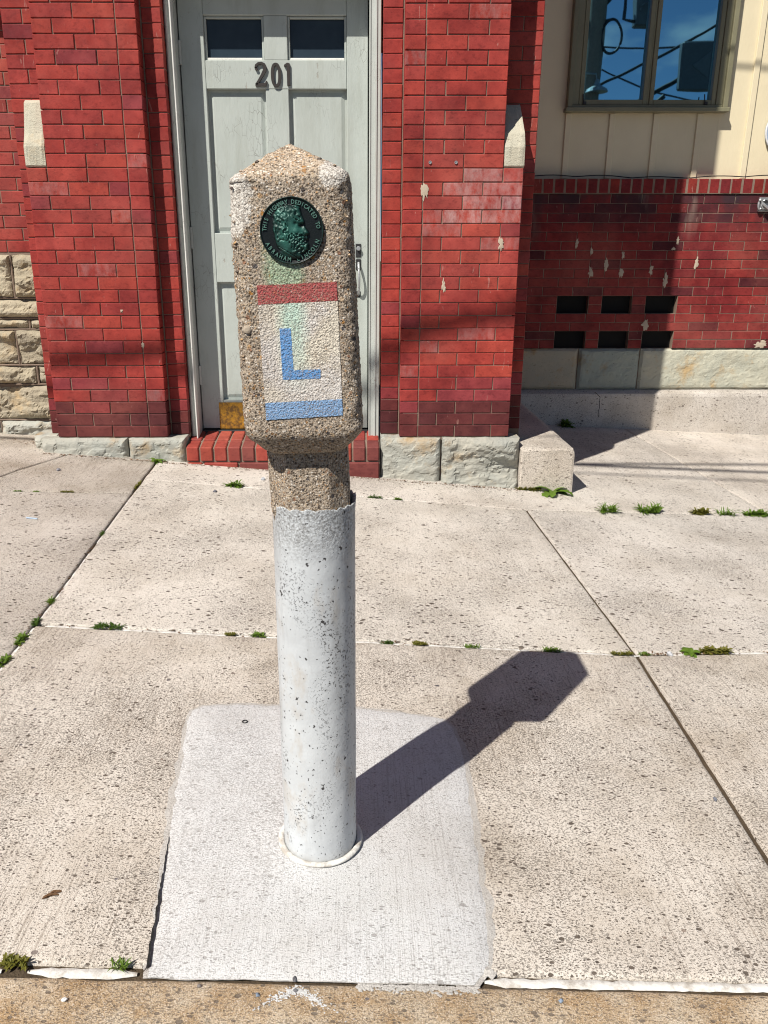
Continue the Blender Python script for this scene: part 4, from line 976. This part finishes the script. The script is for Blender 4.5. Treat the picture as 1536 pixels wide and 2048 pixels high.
def medal():
    V, F = [], []; nr, na = 58, 150
    V.append((0, -relief(0, 0), 0))
    for i in range(1, nr + 1):
        r = i / nr
        for k in range(na):
            t = 2 * math.pi * k / na; u, v = r * math.cos(t), r * math.sin(t); V.append((u * MR, -relief(u, v), v * MR))
    for k in range(na):
        t = 2 * math.pi * k / na; V.append((MR * 1.012 * math.cos(t), -.002, MR * 1.012 * math.sin(t)))
    for k in range(na):
        t = 2 * math.pi * k / na; V.append((MR * 1.012 * math.cos(t), .003, MR * 1.012 * math.sin(t)))
    F += [(0, 1 + k, 1 + (k + 1) % na) for k in range(na)]
    for i in range(nr + 1):
        for k in range(na):
            a, b = 1 + i * na + k, 1 + i * na + (k + 1) % na; F.append((a, a + na, b + na, b))
    return V, F
md = obj('medallion', medal(), M['bronze'], mk, (HX + .0015, HY - .0925, MZ), True)
tag(md, 'round green bronze medallion with a bearded man in profile')
def letters(txt, r, a0, a1, outward, size):
    parts = []
    n_ = len(txt)
    for i, chh in enumerate(txt):
        if chh == ' ': continue
        cu = bpy.data.curves.new('letter', 'FONT'); cu.body = chh; cu.size = size; cu.extrude = .0011; cu.align_x = 'CENTER'; cu.resolution_u = 2
        cu.offset = .0001
        t_ = bpy.data.objects.new('letter', cu); me = t_.to_mesh()
        a = math.radians(a0 + (a1 - a0) * i / (n_ - 1)); rot = a - math.pi / 2 if outward else a + math.pi / 2
        vv = []
        for q in me.vertices:
            x, y, z = q.co; x *= .82; y = y - size * .35
            cx, cz = r * math.cos(a) + x * math.cos(rot) - y * math.sin(rot), r * math.sin(a) + x * math.sin(rot) + y * math.cos(rot)
            vv.append((cx, -z, cz))
        parts.append((vv, [tuple(p.vertices) for p in me.polygons])); t_.to_mesh_clear(); bpy.data.objects.remove(t_); bpy.data.curves.remove(cu)
    return join(*parts)
LT = letters('THIS HIGHWAY DEDICATED TO', MR * .855, 176, 6, True, .0088); LB = letters('ABRAHAM LINCOLN', MR * .862, 206, 336, False, .0092)
for L_, nm in ((LT, 'lettering'), (LB, 'lettering')): obj(nm, L_, M['bronze_l'], md, (HX + .0015, HY - .0925 - .0044, MZ))
for o in (hd, sh, md): tilt(o)

# ------------------------------------------------------------------ plants in the joints
def blade(base, az, ln, w_, lift, V, F, seg=4, droop=.6, lobes=False):
    d = Vector((math.cos(az), math.sin(az), 0)); s = Vector((-d.y, d.x, 0)); b0 = len(V); p = Vector(base); el = lift
    prof = [.35, .85, 1.0, .75, .05] if not lobes else [.2, .55, .45, .95, .6, 1.1, .7, .95, .1]
    seg = len(prof) - 1
    for i in range(seg + 1):
        ww_ = w_ * prof[i]; cup = Vector((0, 0, ww_ * .25)); V += [tuple(p - s * ww_ + cup), tuple(p), tuple(p + s * ww_ + cup)]
        p = p + (d * math.cos(el) + Vector((0, 0, math.sin(el)))) * (ln / seg); el -= droop / seg * 1.6
    for i in range(seg):
        for q in (0, 1): F.append((b0 + 3 * i + q, b0 + 3 * i + q + 1, b0 + 3 * i + 4 + q, b0 + 3 * i + 3 + q))
def weed(name, x, y, kind, size, spread, label, cat='weed', grp='weeds in the pavement joints', z=None, adir=0.0):
    if y > 3.9: size *= 1.45; spread *= 1.15
    elif y > 2: size *= .9; spread *= 1.1
    V, F = [], []; zz = gz(x, y) - .004 if z is None else z
    if kind == 'grass':
        for i in range(int(26 * size / .03)): blade((x + U(-1, 1) * spread * math.cos(adir), y + U(-1, 1) * spread * math.sin(adir) + U(-.004, .004), zz), U(0, 6.28), U(.5, 1) * size, size * U(.035, .06), U(.5, 1.35), V, F)
        mt = 'leaf'
    elif kind == 'leafy':
        for i in range(int(55 + spread * 1100)):
            a = U(-1, 1); h = U(0, size * .35) * (1 - abs(a))
            blade((x + a * spread * math.cos(adir) + U(-.004, .004), y + a * spread * math.sin(adir) + U(-.006, .006), zz + h), U(0, 6.28), U(.35, .8) * size, size * U(.05, .10), U(.15, 1.2), V, F)
        mt = 'leafd' if R() < .35 else 'leaf'
    elif kind == 'moss':
        for i in range(int(80 + spread * 2200)):
            a = U(-1, 1); blade((x + a * spread * math.cos(adir), y + a * spread * math.sin(adir) + U(-.006, .006), zz + U(0, size * .3)), U(0, 6.28), U(.25, .6) * size, size * U(.05, .11), U(.2, 1.3), V, F)
        mt = 'moss'
    elif kind == 'rosette':
        for i in range(9): blade((x + U(-.004, .004), y + U(-.004, .004), zz), 6.28 * i / 9 + U(-.3, .3), U(.7, 1.1) * size, size * U(.16, .22), U(.35, .9), V, F, droop=.9)
        mt = 'leaf'
    elif kind == 'dandelion':
        for i in range(11): blade((x + U(-.01, .01), y + U(-.008, .008), zz), U(2.6, 6.6) if i > 3 else U(-.4, .9), U(.6, 1.1) * size, size * U(.13, .19), U(.3, .95), V, F, droop=.9, lobes=True)
        mt = 'leaf'
    o = obj(name, ([(a - x, b - y, c - zz) for a, b, c in V], F), M[mt], None, (x, y, zz)); tag(o, label, cat, grp); return o
HALF = math.pi / 2
WEEDS = [
 ('weed', -1.115, 4.315, 'rosette', .045, 0, 'single broad-leaved seedling against the left pier stone at the joint end', 0),
 ('weed', -.632, 3.97, 'leafy', .04, .03, 'flat weed in the far joint in front of the doorstep', 0),
 ('weed', .10, 3.965, 'leafy', .02, .03, 'tiny flat weed in the far joint just right of the rim of the pipe', 0),
 ('weed', .219, 3.968, 'leafy', .02, .012, 'smallest weed of the far joint, before the right pier stone', 0),
 ('weed', -.828, 2.385, 'leafy', .035, .04, 'low green weed on the white mid joint near the left slab corner', 0),
 ('moss_tuft', -.419, 2.378, 'moss', .022, .014, 'small brown-green moss tuft left of the post on the mid joint', 0),
 ('weed', -.329, 2.382, 'leafy', .028, .018, 'small weed close left of the pipe on the mid joint', 0),
 ('weed', -1.064, 2.27, 'leafy', .04, .03, 'green weed in the left joint just below the slab corner', HALF),
 ('weed', -1.063, 2.395, 'leafy', .032, .018, 'weed at the corner where the mid joint meets the left joint', HALF),
 ('weed', -1.069, 2.55, 'leafy', .028, .014, 'dark weed in the left joint above the slab corner', HALF),
 ('weed', -1.086, 3.20, 'leafy', .022, .016, 'weed halfway up the left joint', HALF),
 ('weed', -1.105, 3.86, 'moss', .03, .05, 'yellow-green strip of weeds at the far end of the left joint', HALF),
 ('weed', -1.058, 2.13, 'leafy', .035, .02, 'weed in the left joint at the picture edge', HALF),
 ('dandelion', 1.12, 4.305, 'dandelion', .095, 0, 'bright dandelion leaves at the foot of the concrete kerb wall', 0),
 ('moss_tuft', .99, 4.315, 'moss', .03, .06, 'dry moss between right pier stone and concrete kerb wall', 0),
 ('weed', 1.36, 4.041, 'grass', .055, .04, 'leafy green clump first to the right of the kerb wall in the far joint', 0),
 ('weed', 1.60, 4.079, 'grass', .06, .045, 'leafy green clump second to the right of the kerb wall in the far joint', 0),
 ('weed', 1.90, 4.125, 'moss', .045, .035, 'browning clump with a curled dry stalk in the far joint', 0),
 ('weed', 2.06, 4.150, 'grass', .045, .04, 'green clump second from the right edge in the far joint', 0),
 ('weed', 2.24, 4.178, 'leafy', .045, .06, 'dark green clump at the right picture edge in the far joint', 0),
 ('weed', .104, 2.378, 'leafy', .024, .014, 'small weed first to the right of the pipe on the mid joint', 0),
 ('weed', .213, 2.38, 'moss', .024, .02, 'mossy weed second to the right of the pipe on the mid joint', 0),
 ('weed', .388, 2.378, 'leafy', .022, .02, 'small weed on the mid joint left of the post head shadow', 0),
 ('weed', .655, 2.381, 'leafy', .03, .022, 'weed on the mid joint beside the tip of the post shadow', 0),
 ('moss_tuft', .895, 2.38, 'moss', .028, .03, 'yellow moss tuft where the mid joint meets the right joint', 0),
 ('weed', .978, 2.39, 'leafy', .022, .014, 'small weed just right of the joint crossing', 0),
 ('weed', 1.143, 2.412, 'rosette', .055, 0, 'upright broad-leaved weed on the mid joint near the right edge', 0),
 ('weed', 1.235, 2.425, 'moss', .05, .04, 'wispy half-dry weed at the right end of the mid joint', 0),
 ('moss_tuft', -.601, 1.08, 'moss', .028, .02, 'brown moss tuft on the kerb joint in the bottom left corner', 0),
 ('grass_tuft', -.418, 1.078, 'grass', .028, .012, 'tuft of bright grass blades on the kerb joint beside the cement patch', 0),
 ('weed', -1.62, 3.648, 'leafy', .02, .02, 'leftmost tiny weed of the far left slab joint', 0),
 ('weed', -1.54, 3.662, 'leafy', .016, .014, 'middle tiny weed of the far left slab joint', 0),
 ('weed', -1.40, 3.687, 'moss', .022, .03, 'longest weed strip of the far left slab joint', 0),
 ('weed', 1.72, 6.345, 'leafy', .075, .025, 'dark weed in the shade at the foot of the concrete ledge', 0),
]
for nm, x, y, kd, s, sp, lb, ad in WEEDS: weed(nm, x, y, kd, s, sp, lb, 'moss' if nm == 'moss_tuft' else 'grass' if nm == 'grass_tuft' else 'weed', adir=ad)
# litter of dry bits along the foot of the wall and in the joints
lv, lf = [], []
def bit(x, y, z, s):
    a = U(0, 6.28); b0 = len(lv); e = U(.3, .6)
    for q in ((1, 0), (0, e), (-1, 0), (0, -e)): lv.append((x + s * (q[0] * math.cos(a) - q[1] * math.sin(a)), y + s * (q[0] * math.sin(a) + q[1] * math.cos(a)), z + U(0, s * .8)))
    lf.append((b0, b0 + 1, b0 + 2)); lf.append((b0, b0 + 2, b0 + 3))
for i in range(520):
    x = U(-1.75, .93); y = 4.312 - abs(random.gauss(0, .018)); bit(x, y, gz(x, y) + .001, U(.003, .009))
for i in range(160):
    x = U(-2.6, -1.7); y = 4.62 - abs(random.gauss(0, .07)); bit(x, y, gz(x, y) + .002, U(.004, .012))
for i in range(120):
    y = U(1.4, 4.0); x = XL(y) + random.gauss(0, .006); bit(x, y, gz(x, y) - .003, U(.003, .007))
for i in range(170):
    x = random.choice((U(-1.0, 1.5), U(.96, 1.25))); y = MIDY(x) + random.gauss(0, .006); bit(x, y, gz(x, y) - .002, U(.003, .007))
tag(obj('dry_litter', (lv, lf), M['dead']), 'dry brown plant litter along the foot of the wall', 'litter', kind='stuff')

# ------------------------------------------------------------------ loose small things
def stone_bit(name, x, y, r, col, label, cat='pebble', sq=.7, grp='loose stones on the pavement'):
    bm = bmesh.new(); bmesh.ops.create_icosphere(bm, subdivisions=2, radius=1); sd_ = U(0, 50)
    vv = [(v.co * r * (1 + .45 * fbm(v.co.x * 1.2 + sd_, v.co.y * 1.2, v.co.z * 1.2))) for v in bm.verts]; ff = [tuple(v.index for v in f.verts) for f in bm.faces]; bm.free()
    z = gz(x, y) + r * sq * .7
    o = obj(name, ([(v.x, v.y * .75, v.z * sq) for v in vv], ff), M['pebble'], None, (x, y, z)); o.color = (*col, 1); o.rotation_euler = (0, 0, U(0, 3)); tag(o, label, cat, grp); return o
stone_bit('pebble', -.490, 1.010, .0052, (.75, .75, .74), 'white pebble on the tan kerb at the bottom left')
stone_bit('pebble', -.109, 1.060, .005, (.12, .12, .13), 'dark pebble where the cement patch meets the kerb')
stone_bit('pebble', -.106, 1.038, .0045, (.14, .14, .15), 'dark pebble on the whitish splash on the kerb')
stone_bit('pebble', -.272, 1.043, .004, (.2, .18, .17), 'small brown pebble on the kerb left of the whitish splash')
stone_bit('pebble', 1.062, 2.39, .011, (.45, .46, .48), 'rounded grey pebble on the mid joint near the upright weed')
stone_bit('pebble', -.714, 3.85, .010, (.12, .12, .14), 'dark pebble on the slab in front of the doorstep')
stone_bit('pebble', -.50, 4.12, .013, (.40, .42, .45), 'bluish pebble close to the doorstep')
stone_bit('pebble', -1.55, 4.0, .011, (.25, .25, .28), 'dark pebble on the narrow slab before the left pier')
stone_bit('pebble', .869, 1.60, .006, (.14, .15, .18), 'blue-black pebble beside the right joint')
stone_bit('pebble', -.17, 1.028, .004, (.2, .25, .32), 'blue-grey chip on the kerb below the cement patch')
stone_bit('pebble', .35, 1.030, .0045, (.25, .32, .42), 'blue chip on the kerb right of the cement patch')
o = obj('nail', tube([(-1.45, 3.31, gz(-1.45, 3.31) + .004), (-1.40, 3.306, gz(-1.4, 3.31) + .004)], .0035, 6), M['bluedisc']); tag(o, 'pale blue sliver lying on the left slab', 'debris')
wv_ = tube([(-.299 + .0065 * math.cos(t), 1.843 + .0065 * math.sin(t), gz(-.3, 1.84) + .0135) for t in [2 * math.pi * k / 16 for k in range(16)]], .0016, 6, True)
o = obj('washer', wv_, M['iron']); tag(o, 'small dark ring lying on the cement patch left of the pipe', 'washer')
V, F = [], []
for i in range(9): blade((-.592 + U(-.008, .008), 1.237 + U(-.006, .006), gz(-.59, 1.237) + .001), U(.2, 1.2) + (3.1 if i % 2 else 0), U(.012, .02), U(.0025, .004), U(.1, .5), V, F)
o = obj('dead_leaf', (V, F), M['dead']); tag(o, 'crumpled dark brown leaf on the slab at the lower left', 'leaf')
# pale splash of cement on the kerb
def flecks(cnt, place, smin, smax, mat):
    V, F = [], []
    for _ in range(cnt):
        x, y = place(); r = U(smin, smax); b0 = len(V); z = gz(x, y) + .0022; a0 = U(0, 6)
        V.append((x, y, z + .0004))
        for k in range(7):
            q = r * U(.5, 1.1); V.append((x + 1.2 * q * math.cos(a0 + k * .9), y + q * math.sin(a0 + k * .9), z - .0006))
        F += [(b0, b0 + 1 + k, b0 + 1 + (k + 1) % 7) for k in range(7)]
    o = obj('cement_splash', (V, F), M[mat], pad); o.color = (1, 1, 1, 1)
def fan():
    t = abs(random.gauss(0, .5)); s_ = random.choice((-1, 1)); return (-.106 + s_ * t * .055 + random.gauss(0, .006), 1.042 - t * .032 + random.gauss(0, .004))
flecks(420, fan, .0006, .0024, 'pad')
def streak(): return (U(.0, .21), 1.0535 - abs(random.gauss(0, .006)))
flecks(420, streak, .001, .005, 'smear')

# ------------------------------------------------------------------ overhead lines, and the pole and signals across the street that the window mirrors
def cable(x0, y0, z0_, x1, y1, z1_, sag, r, label, grp='overhead cables'):
    pts = []
    for i in range(41):
        t = i / 40; pts.append((x0 + (x1 - x0) * t, y0 + (y1 - y0) * t, z0_ + (z1_ - z0_) * t - sag * 4 * t * (1 - t)))
    o = obj('overhead_cable', tube(pts, r, 8), M['black']); tag(o, label, 'cable', grp); return o
H_, C_ = math.tan(SUN_EL), (math.sin(SUN_AZ), math.cos(SUN_AZ))
def sunward(x, y, z, zc_): t = (zc_ - z) / H_; return (x - C_[0] * t, y - C_[1] * t, zc_)
a = sunward(-1.55, 4.37, .672, 6.0); b = sunward(2.79, 5.137, -.13, 6.02)
d = Vector(b) - Vector(a); a2 = Vector(a) - d * 2.2; b2 = Vector(b) + d * 2.0
cable(a2.x, a2.y, a2.z, b2.x, b2.y, b2.z, 0, .027, 'thick overhead cable running along the pavement in front of the building')
a = sunward(.25, 4.37, .75, 6.6); b = sunward(.81, 4.37, .94, 6.5); d = Vector(b) - Vector(a); a2 = Vector(a) - d * 1.1; b2 = Vector(b) + d * 12
cable(a2.x, a2.y, a2.z, b2.x, b2.y, b2.z, 0, .022, 'overhead cable rising to the right in front of the right pier')
a = sunward(1.39, 4.82, -.1, 7.2); b = sunward(2.7, 4.93, -.17, 7.2); d = Vector(b) - Vector(a); a2 = Vector(a) - d * .1; b2 = Vector(b) + d * 6
cable(a2.x, a2.y, a2.z, b2.x, b2.y, b2.z, 0, .014, 'thinner overhead cable over the driveway')
a = sunward(2.72, 6.53, 2.545, 5.4); b = sunward(3.4, 6.53, 2.50, 5.4); d = Vector(b) - Vector(a); a2 = Vector(a) - d * .25; b2 = Vector(b) + d * 8
cable(a2.x, a2.y, a2.z, b2.x, b2.y, b2.z, 0, .010, 'thin overhead cable towards the right end of the siding')
YS = -6.0
up_ = empty('utility_pole', (5.05, YS, -.14), 'wooden utility pole with a coil of cable across the street, mirrored in the window', 'utility pole')
obj('pole', lathe([(.22, 0), (.20, 4), (.18, 8), (.17, 9)], 16), M['wood'], up_, (5.12, YS, -.14), True)
obj('cable_coil', tube([(5.42 + .22 * math.cos(t), YS + .15, 5.62 + .33 * math.sin(t)) for t in [2 * math.pi * k / 28 for k in range(28)]], .028, 8, True), M['black'], up_)
obj('bracket', tube([(5.0, YS, 5.9), (5.42, YS + .15, 5.95)], .03, 6), M['iron'], up_); obj('brace', tube([(4.7, YS, 5.7), (5.5, YS, 6.5)], .07, 6), M['iron'], up_)
ls = empty('lamp', (5.15, YS + .2, 4.6), 'small dome lamp on an arm of the pole across the street', 'lamp')
obj('arm', tube([(4.75, YS + .2, 4.9), (5.16, YS + .2, 4.88), (5.2, YS + .2, 4.72)], .02, 6), M['steel'], ls); obj('shade', lathe([(.24, 4.55), (.22, 4.6), (.08, 4.68), (.04, 4.78)], 20), M['steel'], ls, (5.2, YS + .2, 0))
sg = empty('traffic_signal', (6.0, YS + .4, 5.7), 'dark traffic signal hanging above the street, mirrored in the window', 'traffic signal')
obj('housing', bevbox(5.8, 6.2, YS + .2, YS + .5, 5.75, 6.9, .03), M['yellow'], sg)
for k in range(3): obj('visor', tube([(6.0 + .14 * math.cos(t), YS + .6, 6.0 + .33 * k + .14 * math.sin(t)) for t in [math.pi * q / 10 for q in range(11)]], .02, 6), M['yellow'], sg)
obj('hanger', tube([(5.6, YS + .35, 7.5), (5.6, YS + .35, 5.9), (5.8, YS + .35, 5.85)], .035, 6), M['iron'], sg)
sn = empty('arrow_signal', (7.4, YS, 4.9), 'square dark box sign with a pale triangular arrow across the street', 'sign')
obj('box', bevbox(7.0, 7.85, YS - .1, YS + .1, 4.62, 5.55, .03), M['yellow'], sn)
obj('arrow', prism_y([(7.25, 5.1), (7.6, 5.35), (7.6, 4.85)], YS + .101, YS + .115), m_flat('dim_arrow', (.16, .17, .18), .6), sn)
for i, q in enumerate([((4.2, 4.3), (9.5, 6.9), .03, 'mirrored overhead cable rising from the lamp past the sign'), ((6.1, 4.4), (9.5, 6.5), .05, 'thick mirrored overhead cable crossing the right pane'), ((5.5, 5.7), (9.5, 6.05), .02, 'thin nearly level mirrored overhead cable'), ((6.0, 4.3), (7.2, 4.75), .05, 'mirrored cable leading to the arrow box'), ((5.8, 5.35), (8.5, 4.7), .02, 'thin mirrored cable falling to the right')]):
    (x0, za), (x1, zb), r, lb = q; cable(x0, YS - .5 - .3 * i, za, x1, YS - .5 - .3 * i, zb, .15, r, lb, 'cables across the street')

scene.render.engine = 'CYCLES'
scene.cycles.max_bounces = 5; scene.cycles.diffuse_bounces = 2; scene.cycles.filter_width = 1.1
scene.render.resolution_x = 768; scene.render.resolution_y = 1024
